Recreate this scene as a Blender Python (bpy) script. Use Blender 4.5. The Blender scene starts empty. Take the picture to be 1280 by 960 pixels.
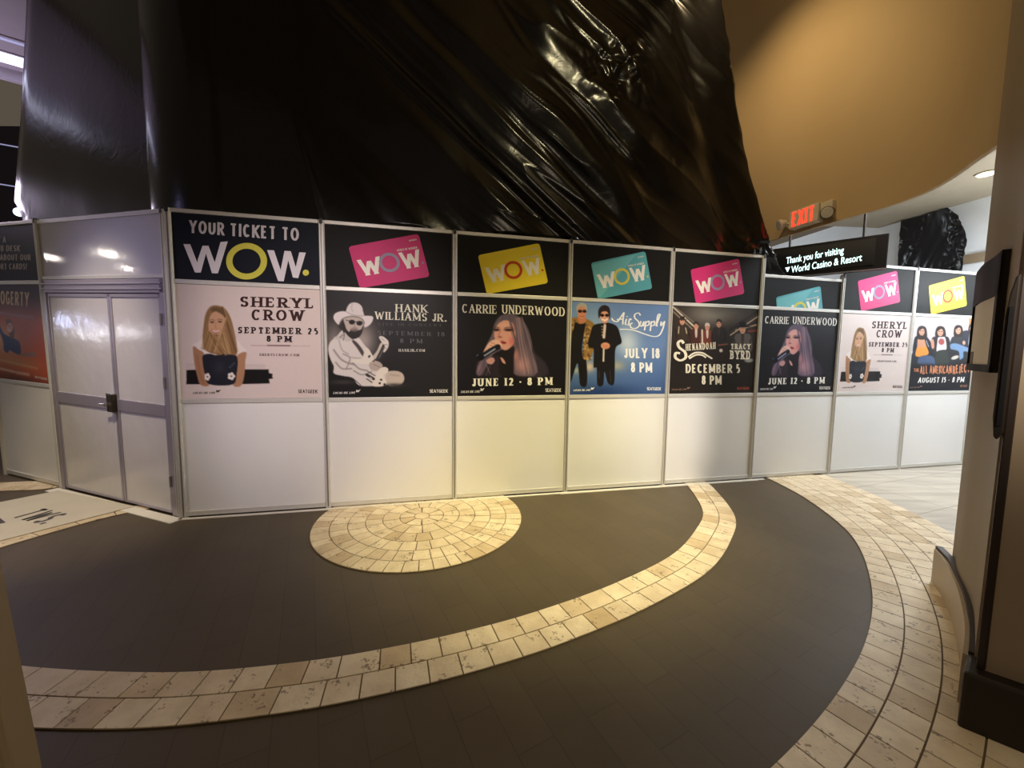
import bpy, bmesh, math
import numpy as np
from mathutils import Vector, Matrix, noise
S = bpy.context.scene
COL = S.collection
# ---------------------------------------------------------------- camera
CAM_H, PITCH, ROLL, FPX = 1.3702, .08, .0129, 481.0
cam = bpy.data.objects.new('camera', bpy.data.cameras.new('camera')); COL.objects.link(cam)
fw = Vector((0, math.cos(PITCH), -math.sin(PITCH))); up0 = Vector((0, math.sin(PITCH), math.cos(PITCH))); rt0 = Vector((1, 0, 0))
rt = rt0*math.cos(ROLL)+up0*math.sin(ROLL); up = up0*math.cos(ROLL)-rt0*math.sin(ROLL)
cam.matrix_world = Matrix(((rt.x, up.x, -fw.x, 0), (rt.y, up.y, -fw.y, 0), (rt.z, up.z, -fw.z, CAM_H), (0, 0, 0, 1)))
cam.data.sensor_width = 36; cam.data.lens = 36*FPX/1280; cam.data.clip_start = .02
S.camera = cam
# ---------------------------------------------------------------- light
S.view_settings.view_transform = 'Standard'; S.view_settings.look = 'None'; S.view_settings.gamma = 1
S.view_settings.use_curve_mapping = False
S.view_settings.exposure = 0.9
S.cycles.use_denoising = True
S.cycles.max_bounces = 6
S.cycles.sample_clamp_indirect = 6
w = bpy.data.worlds.new('world'); S.world = w; w.use_nodes = True
w.node_tree.nodes['Background'].inputs[0].default_value = (1, .80, .60, 1)
w.node_tree.nodes['Background'].inputs[1].default_value = .05
def spot(name, loc, to, power, col, size, blend=.6, rad=.08):
    d = bpy.data.lights.new(name, 'SPOT'); d.energy = power; d.color = col; d.spot_size = math.radians(size); d.spot_blend = blend; d.shadow_soft_size = rad
    o = bpy.data.objects.new(name, d); COL.objects.link(o); o.location = loc
    o.rotation_euler = (Vector(to)-Vector(loc)).to_track_quat('-Z', 'Y').to_euler(); return o
def area(name, loc, to, power, col, sx, sy):
    d = bpy.data.lights.new(name, 'AREA'); d.shape = 'RECTANGLE'; d.size = sx; d.size_y = sy; d.energy = power; d.color = col
    o = bpy.data.objects.new(name, d); COL.objects.link(o); o.location = loc
    o.rotation_euler = (Vector(to)-Vector(loc)).to_track_quat('-Z', 'Y').to_euler(); return o
WARM = (1.0, .86, .44)
spot('rotunda_spot', (1.31, 1.5, 4.7), (.35, 3.25, 0), 640, WARM, 46, 1.0)
spot('rotunda_spot', (1.9, 1.4, 5.2), (2.2, 4.15, 0), 1480, (1, .87, .54), 52, 1.0)
spot('bulkhead_spot', (1.75, 3.6, 5.3), (2.9, 4.5, 2.9), 85, (1, .76, .42), 110, 1.0, .03)
spot('door_spot', (-3.4, 1.9, 3.8), (-4.0, 3.2, 0), 170, (1, .86, .62), 54, .8)
spot('gaming_floor_glow', (-5.4, .4, 3.0), (-3.2, 3.3, 1.5), 85, (.54, .48, 1.0), 40, 1.0, .4)
spot('first_bay_fill', (-.35, -.5, 3.0), (-1.55, 3.2, 1.25), 270, (1, .87, .86), 42, 1.0, .2)  # added fill to brighten the first poster bay, no known fixture
spot('wall_fill_spot', (1.4, -1.4, 3.1), (2.8, 4.3, 1.25), 640, (1, .90, .78), 46, 1.0, .2)  # added frontal fill from behind the camera, raises the wall panels
area('pillar_fill', (1.2, -1.6, 3.0), (1.4, 2.5, .6), 8, (1, .82, .58), 1.2, .4)  # added weak fill for the pillar face turned to the camera
area('corridor_light', (4.6, 3.5, 3.5), (4.4, 3.7, 0), 52, (.86, .93, 1.0), 1.0, .8)
for nm, loc, en, col in (('corridor_bounce_fill', (6.1, 4.2, 2.4), 50, (.86, .94, 1)), ('sheeting_glint_light', (1.35, 1.5, 4.75), 26, (1, .86, .50)), ('sheeting_glint_light', (2.3, 1.3, 5.4), 26, (1, .86, .50)), ('small_sheet_glint_light', (4.3, 8.3, 3.3), 28, (.86, .94, 1)), ('hall_fill', (-7.2, 4.6, 3.4), 40, (.86, .74, 1))):  # corridor and hall ones are added unseen fill, the former for floor bounce
    p_ = bpy.data.lights.new(nm, 'POINT'); p_.energy = en; p_.color = col; p_.shadow_soft_size = .06 if nm == 'sheeting_glint_light' else .25  # the other three are added to put glints on the black sheeting
    po = bpy.data.objects.new(nm, p_); COL.objects.link(po); po.location = loc
for loc, en, col, r in (((-7.34, 3.05, 2.81), 3.2, (1, .93, .78), .05), ((-8.24, 3.64, 2.78), 1.0, (1, .9, .8), .025), ((-7.13, 2.89, 2.59), 1.0, (1, .9, .8), .025),
                        ((-8.08, 3.51, 1.78), 3, (.6, .66, 1), .06), ((-7.67, 3.24, 1.60), 2, (.9, .9, 1), .05), ((-7.17, 2.89, 1.62), 2, (.95, .92, 1), .05)):
    p_ = bpy.data.lights.new('door_reflection_light', 'POINT'); p_.energy = en; p_.color = col; p_.shadow_soft_size = r  # added unseen lamps at mirror positions, to show as reflections in door and transom
    po = bpy.data.objects.new('door_reflection_light', p_); COL.objects.link(po); po.location = loc
# ---------------------------------------------------------------- helpers
def lin(c):
    c = np.asarray(c, float)/255; return np.where(c <= .04045, c/12.92, ((c+.055)/1.055)**2.4)
def mat(name, col, rough=.5, metal=0, spec=.5, emit=None, estr=1, bump=None, coat=0, var=0, vscale=6):
    m = bpy.data.materials.new(name); m.use_nodes = True; nt = m.node_tree; b = nt.nodes['Principled BSDF']
    b.inputs['Roughness'].default_value = rough; b.inputs['Metallic'].default_value = metal; b.inputs['Specular IOR Level'].default_value = spec
    b.inputs['Coat Weight'].default_value = coat
    tc = nt.nodes.new('ShaderNodeTexCoord')
    n = nt.nodes.new('ShaderNodeTexNoise'); n.inputs['Scale'].default_value = vscale; n.inputs['Detail'].default_value = 4
    nt.links.new(tc.outputs['Object'], n.inputs['Vector'])
    r = nt.nodes.new('ShaderNodeValToRGB'); v = var or .03
    r.color_ramp.elements[0].color = (*[c*(1-v) for c in col], 1); r.color_ramp.elements[1].color = (*[min(1, c*(1+v)) for c in col], 1)
    r.color_ramp.elements[0].position = .3; r.color_ramp.elements[1].position = .7
    nt.links.new(n.outputs['Fac'], r.inputs[0]); nt.links.new(r.outputs[0], b.inputs['Base Color'])
    if emit: b.inputs['Emission Color'].default_value = (*emit, 1); b.inputs['Emission Strength'].default_value = estr
    if bump:
        n2 = nt.nodes.new('ShaderNodeTexNoise'); n2.inputs['Scale'].default_value = bump[0]; n2.inputs['Detail'].default_value = 6
        nt.links.new(tc.outputs['Object'], n2.inputs['Vector'])
        bp = nt.nodes.new('ShaderNodeBump'); bp.inputs['Strength'].default_value = bump[1]; bp.inputs['Distance'].default_value = bump[2]
        nt.links.new(n2.outputs['Fac'], bp.inputs['Height']); nt.links.new(bp.outputs[0], b.inputs['Normal'])
    return m
class MB:
    def __init__(s): s.v = []; s.f = []; s.mi = []
    def add(s, vs, fs, m=0):
        k = len(s.v); s.v += [tuple(v) for v in vs]; s.f += [tuple(i+k for i in f) for f in fs]; s.mi += [m]*len(fs)
    def hexa(s, c, m=0):
        """box from eight corners, bottom ring then top ring"""
        s.add(c, [(3, 2, 1, 0), (4, 5, 6, 7), (0, 1, 5, 4), (1, 2, 6, 5), (2, 3, 7, 6), (3, 0, 4, 7)], m)
    def box(s, x0, x1, y0, y1, z0, z1, m=0):
        s.hexa([(x0, y0, z0), (x1, y0, z0), (x1, y1, z0), (x0, y1, z0), (x0, y0, z1), (x1, y0, z1), (x1, y1, z1), (x0, y1, z1)], m)
    def poly(s, pts, m=0): s.add(pts, [tuple(range(len(pts)))], m)
    def prism(s, pts, d, m=0):
        """outline pts extruded by the vector d"""
        n = len(pts); q = [tuple(Vector(p)+Vector(d)) for p in pts]
        s.add(list(pts)+q, [tuple(range(n))[::-1], tuple(range(n, 2*n))]+[(i, (i+1) % n, n+(i+1) % n, n+i) for i in range(n)], m)
    def cyl(s, a, b, r, n=16, r2=None, m=0):
        a, b = Vector(a), Vector(b); d = (b-a).normalized(); u = d.orthogonal().normalized(); v = d.cross(u); r2 = r if r2 is None else r2
        P = [a+(u*math.cos(t)+v*math.sin(t))*r for t in np.linspace(0, 2*math.pi, n, False)]+[b+(u*math.cos(t)+v*math.sin(t))*r2 for t in np.linspace(0, 2*math.pi, n, False)]
        s.add(P, [tuple(range(n))[::-1], tuple(range(n, 2*n))]+[(i, (i+1) % n, n+(i+1) % n, n+i) for i in range(n)], m)
    def build(s, name, mats, parent=None, bevel=0, smooth=False, fix=True, **tags):
        me = bpy.data.meshes.new(name); me.from_pydata(s.v, [], s.f)
        for m in (mats if isinstance(mats, (list, tuple)) else [mats]): me.materials.append(m)
        me.polygons.foreach_set('material_index', s.mi)
        if fix:
            bm = bmesh.new(); bm.from_mesh(me); bmesh.ops.recalc_face_normals(bm, faces=bm.faces); bm.to_mesh(me); bm.free()
        if smooth: me.polygons.foreach_set('use_smooth', [True]*len(me.polygons))
        me.update()
        o = bpy.data.objects.new(name, me); COL.objects.link(o)
        if parent: o.parent = parent
        if bevel:
            b = o.modifiers.new('bevel', 'BEVEL'); b.width = bevel; b.segments = 2; b.limit_method = 'ANGLE'
        return tag(o, **tags)
def tag(o, label=None, cat=None, group=None, kind=None):
    if label: o['label'] = label
    if cat: o['category'] = cat
    if group: o['group'] = group
    if kind: o['kind'] = kind
    return o
def empty(name, loc, **t):
    o = bpy.data.objects.new(name, None); COL.objects.link(o); o.location = loc; o.empty_display_size = .1
    bpy.context.view_layer.update() if False else None
    return tag(o, **t)
def adopt(root):
    """keep world positions: the root sits at its base, the parts were built in world space"""
    inv = Matrix.Translation(root.location).inverted()
    for c in root.children: c.matrix_parent_inverse = inv
ST = dict(kind='structure')
# ---------------------------------------------------------------- lettering
def arc(cx, cy, rx, ry, a0, a1, n=14):
    return [(cx + rx*math.cos(math.radians(a0+(a1-a0)*i/n)), cy + ry*math.sin(math.radians(a0+(a1-a0)*i/n))) for i in range(n+1)]
_B = lambda y0, y1, w: [(0, y1), (w*.45, y1)] + arc(w*.45, (y0+y1)/2, w*.55, (y1-y0)/2, 90, -90, 10) + [(0, y0)]
GL = {  # name: (width, [strokes])
 'A': (.85, [[(0, 0), (.5, 1)], [(.5, 1), (1, 0)], [(.18, .33), (.82, .33)]]),
 'B': (.74, [[(0, 0), (0, 1)], _B(.52, 1, .9), _B(0, .52, 1)]),
 'C': (.8, [arc(.5, .5, .5, .5, 45, 315, 22)]),
 'D': (.82, [[(0, 0), (0, 1)], [(0, 1), (.4, 1)] + arc(.4, .5, .6, .5, 90, -90, 14) + [(0, 0)]]),
 'E': (.68, [[(0, 0), (0, 1)], [(0, 1), (1, 1)], [(0, .52), (.82, .52)], [(0, 0), (1, 0)]]),
 'F': (.66, [[(0, 0), (0, 1)], [(0, 1), (1, 1)], [(0, .5), (.8, .5)]]),
 'G': (.84, [arc(.5, .5, .5, .5, 45, 330, 22), [(1, .02), (1, .45)], [(.6, .45), (1, .45)]]),
 'H': (.82, [[(0, 0), (0, 1)], [(1, 0), (1, 1)], [(0, .5), (1, .5)]]),
 'I': (.0, [[(0, 0), (0, 1)]]),
 'J': (.5, [[(1, 1), (1, .3)] + arc(.5, .3, .5, .3, 0, -165, 10)]),
 'K': (.8, [[(0, 0), (0, 1)], [(0, .38), (1, 1)], [(.3, .57), (1, 0)]]),
 'L': (.64, [[(0, 0), (0, 1)], [(0, 0), (1, 0)]]),
 'M': (1.0, [[(0, 0), (0, 1)], [(0, 1), (.5, .1)], [(.5, .1), (1, 1)], [(1, 0), (1, 1)]]),
 'N': (.82, [[(0, 0), (0, 1)], [(0, 1), (1, 0)], [(1, 0), (1, 1)]]),
 'O': (.9, [arc(.5, .5, .5, .5, 90, 450, 28)]),
 'P': (.7, [[(0, 0), (0, 1)], _B(.45, 1, 1)]),
 'Q': (.9, [arc(.5, .5, .5, .5, 90, 450, 28), [(.6, .25), (1, -.05)]]),
 'R': (.76, [[(0, 0), (0, 1)], _B(.47, 1, .95), [(.45, .47), (1, 0)]]),
 'S': (.64, [arc(.5, .745, .5, .255, 25, 270, 14) + arc(.5, .245, .5, .265, 90, -155, 14)[1:]]),
 'T': (.76, [[(.5, 0), (.5, 1)], [(0, 1), (1, 1)]]),
 'U': (.78, [[(0, 1), (0, .35)] + arc(.5, .35, .5, .35, 180, 360, 14) + [(1, 1)]]),
 'V': (.82, [[(0, 1), (.5, 0)], [(.5, 0), (1, 1)]]),
 'W': (1.2, [[(0, 1), (.26, 0)], [(.26, 0), (.5, .92)], [(.5, .92), (.74, 0)], [(.74, 0), (1, 1)]]),
 'X': (.8, [[(0, 0), (1, 1)], [(0, 1), (1, 0)]]),
 'Y': (.82, [[(.5, 0), (.5, .45)], [(.5, .45), (0, 1)], [(.5, .45), (1, 1)]]),
 'Z': (.72, [[(0, 1), (1, 1)], [(1, 1), (0, 0)], [(0, 0), (1, 0)]]),
 '1': (.28, [[(1, 0), (1, 1)], [(0, .78), (1, 1)]]),
 '2': (.6, [arc(.5, .72, .5, .28, 165, -30, 12) + [(0, 0)], [(0, 0), (1, 0)]]),
 '5': (.6, [[(.9, 1), (.12, 1)], [(.12, 1), (.05, .5)], arc(.44, .31, .56, .31, 122, -122, 14)]),
 '8': (.62, [arc(.5, .76, .42, .24, 90, 450, 18), arc(.5, .27, .5, .27, 90, 450, 20)]),
 '6': (.62, [arc(.5, .3, .5, .3, 90, 450, 18), arc(.75, .3, .75, .7, 180, 100, 10)]),
 '-': (.35, [[(0, .42), (1, .42)]]),
 '.': (.0, ['dot']), '\u2022': (.18, ['bul']),
 '!': (.0, [[(0, .28), (0, 1)], 'dot']), ' ': (.28, []),
}
# style: stem thickness, hairline thickness, serif length (0: none), serif thickness, width factor, tracking, slant
STY = {
 'sans':  (.18, .15, 0, 0, .66, .12, 0), 'sansw': (.22, .19, 0, 0, 1.0, .12, 0), 'thin': (.13, .12, 0, 0, .62, .14, 0),
 'ital':  (.18, .15, 0, 0, .7, .13, .2), 'slab': (.23, .14, .12, .10, 1.0, .27, 0),
 'slabb': (.23, .17, .11, .13, .85, .30, 0), 'rom': (.18, .07, .09, .045, .88, .18, 0),
 'romb': (.22, .08, .08, .05, .8, .22, 0), 'romw': (.15, .06, .09, .035, .95, .48, 0), 'wow': (.22, .20, 0, 0, 1.0, .12, 0),
}
def sweep(pts, tv, th, out):
    """broad-nib stroke: thickness tv where the pen runs vertically, th where it runs level; adds convex quads to out"""
    pts = [p for i, p in enumerate(pts) if i == 0 or math.hypot(p[0]-pts[i-1][0], p[1]-pts[i-1][1]) > 1e-5]
    n = len(pts)
    if n < 2: return
    closed = n > 3 and math.hypot(pts[0][0]-pts[-1][0], pts[0][1]-pts[-1][1]) < 1e-4
    L, R = [], []
    for i, (x, y) in enumerate(pts):
        def dr(a, b):
            dx, dy = b[0]-a[0], b[1]-a[1]; l = math.hypot(dx, dy); return dx/l, dy/l
        if closed and i in (0, n-1): d0, d1 = dr(pts[n-2], pts[n-1]), dr(pts[0], pts[1])
        else:
            d0 = dr(pts[i-1], pts[i]) if i > 0 else dr(pts[0], pts[1])
            d1 = dr(pts[i], pts[i+1]) if i < n-1 else d0
        tx, ty = d0[0]+d1[0], d0[1]+d1[1]; l = math.hypot(tx, ty) or 1; tx, ty = tx/l, ty/l
        c = max(.5, (1+d0[0]*d1[0]+d0[1]*d1[1])/2)**.5
        t = .5*(th+(tv-th)*abs(ty)**1.3)/c
        L.append((x-ty*t, y+tx*t)); R.append((x+ty*t, y-tx*t))
    for i in range(n-1): out.append([L[i], L[i+1], R[i+1], R[i]])
def glyph(ch, sty):
    tv, th, sl, sh, wf, tr, sk = STY[sty]
    w, strokes = GL[ch]
    w = w*wf
    W = max(w, tv) if ch != ' ' else w
    sx = lambda x: tv/2+x*(W-tv) if W > tv else W/2
    sy = lambda y: th/2+y*(1-th)
    q = []
    for s in strokes:
        if s == 'dot': q.append([(0, 0), (tv, 0), (tv, tv), (0, tv)]); continue
        if s == 'bul':
            q.append([(W/2+.11*math.cos(k*math.pi/6), .45+.11*math.sin(k*math.pi/6)) for k in range(12)]); continue
        pts = [(sx(x), sy(y)) for x, y in s]
        straight = len(pts) == 2
        vert = straight and abs(s[0][0]-s[1][0]) < 1e-6
        if straight and not vert:                       # diagonals and bars
            (x0, y0), (x1, y1) = pts
            if abs(s[0][1]-s[1][1]) < 1e-6:
                q.append([(x0-tv*.3 if s[0][0] == 0 else x0, y0-th/2), (x1, y0-th/2), (x1, y0+th/2), (x0-tv*.3 if s[0][0] == 0 else x0, y0+th/2)])
                if sl and ch in 'EFLTZ':
                    for (x, y), o in ((pts[0], s[0]), (pts[1], s[1])):
                        if o[0] in (0, 1) and o[1] in (0, 1) and not (ch in 'EFL' and o[0] == 0):
                            sg = -1 if o[1] == 1 else 1
                            q.append([(x-sh*.7, y), (x+sh*.7, y), (x+sh*.35, y+sg*.25), (x-sh*.35, y+sg*.25)])
            else:
                up = (y1-y0)*(x1-x0) > 0                    # rising strokes are the thin ones in a roman
                t = (tv*.55 if up and sl and tv > 2*th else tv)
                for i, o in ((0, s[0]), (1, s[1])):         # cut level at the base and cap lines
                    pass
                k = t/2*math.hypot(x1-x0, y1-y0)/abs(y1-y0)
                ya, yb = (y0 + (-th/2 if s[0][1] == 0 else th/2 if s[0][1] == 1 else 0), y1 + (-th/2 if s[1][1] == 0 else th/2 if s[1][1] == 1 else 0))
                m = (x1-x0)/(y1-y0)
                xa, xb = x0+m*(ya-y0), x1+m*(yb-y1)
                q.append([(xa-k, ya), (xa+k, ya), (xb+k, yb), (xb-k, yb)])
                if sl:
                    for (xx, o, p) in ((xa, s[0], s[1]), (xb, s[1], s[0])):
                        if o[1] in (0, 1) and ch in 'AKRVWXY' and not (ch in 'A' and o[1] == 1) and not (ch in 'VW' and o[1] == 0):
                            yy = 0 if o[1] == 0 else 1-sh
                            q.append([(xx-k-sl*.8, yy), (xx+k+sl*.8, yy), (xx+k+sl*.8, yy+sh), (xx-k-sl*.8, yy+sh)])
            continue
        if vert:
            x = pts[0][0]; ya, yb = sorted((pts[0][1], pts[1][1]))
            lo, hi = min(s[0][1], s[1][1]), max(s[0][1], s[1][1])
            if lo == 0: ya = 0
            if hi == 1: yb = 1
            t = tv*.6 if (sl and tv > 2*th and ch in 'MN' and not (ch == 'M' and s[0][0] == 1)) else tv
            q.append([(x-t/2, ya), (x+t/2, ya), (x+t/2, yb), (x-t/2, yb)])
            if sl:
                for o, yy in ((lo, 0), (hi, 1-sh)):
                    if o in (0, 1) and ch not in 'G' and not (ch in 'N' and s[0][0] == 1 and o == 0) and not (ch == 'T' and o == 1):
                        q.append([(x-t/2-sl, yy), (x+t/2+sl, yy), (x+t/2+sl, yy+sh), (x-t/2-sl, yy+sh)])
            continue
        if ch in 'BDPR': pts = [(x, y) for x, y in pts]
        sweep(pts, tv, th, q)
        if sl and ch in 'UJ':
            for x in ((pts[0][0], pts[-1][0]) if ch == 'U' else (pts[0][0],)):
                q.append([(x-tv/2-sl, 1-sh), (x+tv/2+sl, 1-sh), (x+tv/2+sl, 1), (x-tv/2-sl, 1)])
        if sl and ch in 'CGS':
            x, y = pts[0]; q.append([(x-sh*.4, y-.06), (x+sh*.8, y-.06), (x+sh*.8, min(1, y+.22)), (x-sh*.1, min(1, y+.18))])
            if ch == 'S': x, y = pts[-1]; q.append([(x-sh*.8, max(0, y-.22)), (x+sh*.4, max(0, y-.2)), (x+sh*.4, y+.06), (x-sh*.8, y+.06)])
    if ch == '2' and th < tv*.6: q.append([(0, 0), (W, 0), (W, tv*.62), (tv*.3, tv*.62)])
    return W, [[(x+sk*y, y) for x, y in f] for f in q]
def text_faces(txt, sty):
    x = 0; out = []
    for ch in txt:
        W, q = glyph(ch, sty)
        out += [[(x+a, b) for a, b in f] for f in q]
        x += W+STY[sty][5]
    wid = x-STY[sty][5]
    return [[(a/wid, b) for a, b in f] for f in out]
def words(txt, sty, ax, ay, bx, by, h):
    """the same line, one list of faces per word"""
    x = 0; out = []
    for word in txt.split(' '):
        fs = []
        for ch in word:
            W, q = glyph(ch, sty); fs += [[(x+a, b) for a, b in f] for f in q]; x += W+STY[sty][5]
        out.append(fs); x += glyph(' ', sty)[0]+STY[sty][5]
    wid = x-glyph(' ', sty)[0]-2*STY[sty][5]
    return [[[(ax+(bx-ax)*u/wid, ay+(by-ay)*u/wid-h*v) for u, v in f] for f in fs] for fs in out]
def lay(txt, sty, ax, ay, bx, by, h):
    """faces of a line of lettering set from A to B (y down), cap height h"""
    return [[(ax+(bx-ax)*u, ay+(by-ay)*u-h*v) for u, v in f] for f in text_faces(txt, sty)]
def homog(src, dst=((0, 0), (1, 0), (1, 1), (0, 1))):
    A, b = [], []
    for (x, y), (u, v) in zip(src, dst):
        A += [[x, y, 1, 0, 0, 0, -u*x, -u*y], [0, 0, 0, x, y, 1, -v*x, -v*y]]; b += [u, v]
    h = np.append(np.linalg.solve(np.array(A, float), np.array(b, float)), 1).reshape(3, 3)
    return h
def hmap(h, P):
    P = np.asarray(P, float); Q = np.concatenate([P, np.ones(P.shape[:-1]+(1,))], -1) @ h.T
    return Q[..., :2]/Q[..., 2:]
def smooth_pts(pts, closed, k=6):
    P = np.array(pts, float); n = len(P)
    if n < 3: return P
    out = []
    for i in range(n if closed else n-1):
        g = (lambda j: P[j % n]) if closed else (lambda j: P[min(max(j, 0), n-1)])
        p0, p1, p2, p3 = g(i-1), g(i), g(i+1), g(i+2)
        for t in np.arange(k)/k:
            out.append(.5*(2*p1+(p2-p0)*t+(2*p0-5*p1+4*p2-p3)*t*t+(3*p1-p0-3*p2+p3)*t**3))
    if not closed: out.append(P[-1])
    return np.array(out)
class Art:
    """a printed picture: colours per vertex of a fine grid over the sheet, painted in the sheet's own rectified frame"""
    def __init__(s, corners, crop, base, w=170, h=150):
        x0, y0, k = crop
        s.cor = [((x-x0)*k, (y-y0)*k) for x, y in corners]
        s.H = homog(s.cor); Hi = np.linalg.inv(s.H)
        u, v = np.meshgrid(np.linspace(0, 1, w+1), np.linspace(0, 1, h+1))
        s.X = hmap(Hi, np.stack([u, v], -1)); s.u, s.v = u, v
        s.C = np.zeros(u.shape+(3,))+np.array(base, float)
        s.txt = []; s.rng = np.random.default_rng(7)
    def put(s, m, col): s.C += (np.array(col, float)-s.C)*np.clip(m, 0, 1)[..., None]
    def dist(s, P, closed):
        P = np.asarray(P, float); X = s.X; d = np.full(X.shape[:2], 1e9)
        n = len(P)
        for i in range(n if closed else n-1):
            a, b = P[i], P[(i+1) % n]; e = b-a; L = e@e
            if L < 1e-9: continue
            t = np.clip(((X-a)@e)/L, 0, 1)
            q = X-a-t[..., None]*e; d = np.minimum(d, (q*q).sum(-1))
        return np.sqrt(d)
    def poly(s, pts, col, soft=7, smooth=True, alpha=1):
        P = smooth_pts(pts, True, 5) if smooth else np.array(pts, float)
        x, y = s.X[..., 0], s.X[..., 1]; ins = np.zeros(x.shape, bool)
        for i in range(len(P)):
            (xa, ya), (xb, yb) = P[i], P[i-1]
            c = (ya > y) != (yb > y)
            with np.errstate(divide='ignore', invalid='ignore'):
                ins ^= c & (x < (xb-xa)*(y-ya)/(yb-ya)+xa)
        d = s.dist(P, True)*np.where(ins, 1, -1)
        s.put(np.clip(.5+d/soft, 0, 1)*alpha, col)
    def ell(s, cx, cy, rx, ry, col, soft=7, rot=0, alpha=1):
        c, n = math.cos(math.radians(rot)), math.sin(math.radians(rot))
        x, y = s.X[..., 0]-cx, s.X[..., 1]-cy
        a, b = (x*c+y*n)/rx, (-x*n+y*c)/ry
        r = np.sqrt(a*a+b*b)
        s.put(np.clip(.5+(1-r)*min(rx, ry)/soft, 0, 1)*alpha, col)
    def glow(s, cx, cy, rx, ry, col, alpha=1, p=2):
        x, y = (s.X[..., 0]-cx)/rx, (s.X[..., 1]-cy)/ry
        s.put(np.exp(-(x*x+y*y)*p)*alpha, col)
    def line(s, pts, w, col, soft=5, smooth=True, alpha=1):
        P = smooth_pts(pts, False, 5) if smooth else np.array(pts, float)
        s.put(np.clip(.5+(w/2-s.dist(P, False))/soft, 0, 1)*alpha, col)
    def hair(s, a, b, n, spread, w, cols, sag=10, alpha=.6):
        a, b = np.array(a, float), np.array(b, float)
        for i in range(n):
            o = s.rng.uniform(-1, 1)*spread; e = b-a; nn = np.array([-e[1], e[0]])/(np.hypot(*e)+1e-9)
            m = (a+b)/2+nn*(o+s.rng.uniform(-1, 1)*sag)
            s.line([a+nn*o*.5, m, b+nn*o*1.15], w, cols[i % len(cols)], w, alpha=alpha)
    def grain(s, amp):
        s.C += s.rng.normal(0, amp, s.C.shape[:2])[..., None]
    def text(s, name, txt, sty, ax, ay, bx, by, h, col):
        for fs in words(txt, sty, ax, ay, bx, by, h): s.add(name, fs, col)
    def add(s, name, faces, col):
        s.txt.append((name, [hmap(s.H, f) for f in faces], col))
    def pen(s, name, strokes, w, col, thin=None):
        q = []
        for st in strokes: sweep([tuple(p) for p in smooth_pts(st, False, 6)], w, thin or w*.7, q)
        s.add(name, q, col)
    def foot(s, ax, ay, bx, hx, cx, cy, dx, hy, col, cw=None):
        """venue mark at the foot of the sheet on the left, ticket seller on the right"""
        s.text('venue_logo', 'LUCAS OIL LIVE', 'ital', ax, ay, bx, ay-2, hx, col)
        w = (bx-ax)*.2
        s.text('venue_logo', 'W', 'ital', bx, ay-hx*.75, bx+w, ay-hx*.9, hx*1.2, col)
        s.text('ticket_logo', 'SEATGEEK', 'sansw', cx, cy, dx, cy+1, hy, cw or col)
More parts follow.
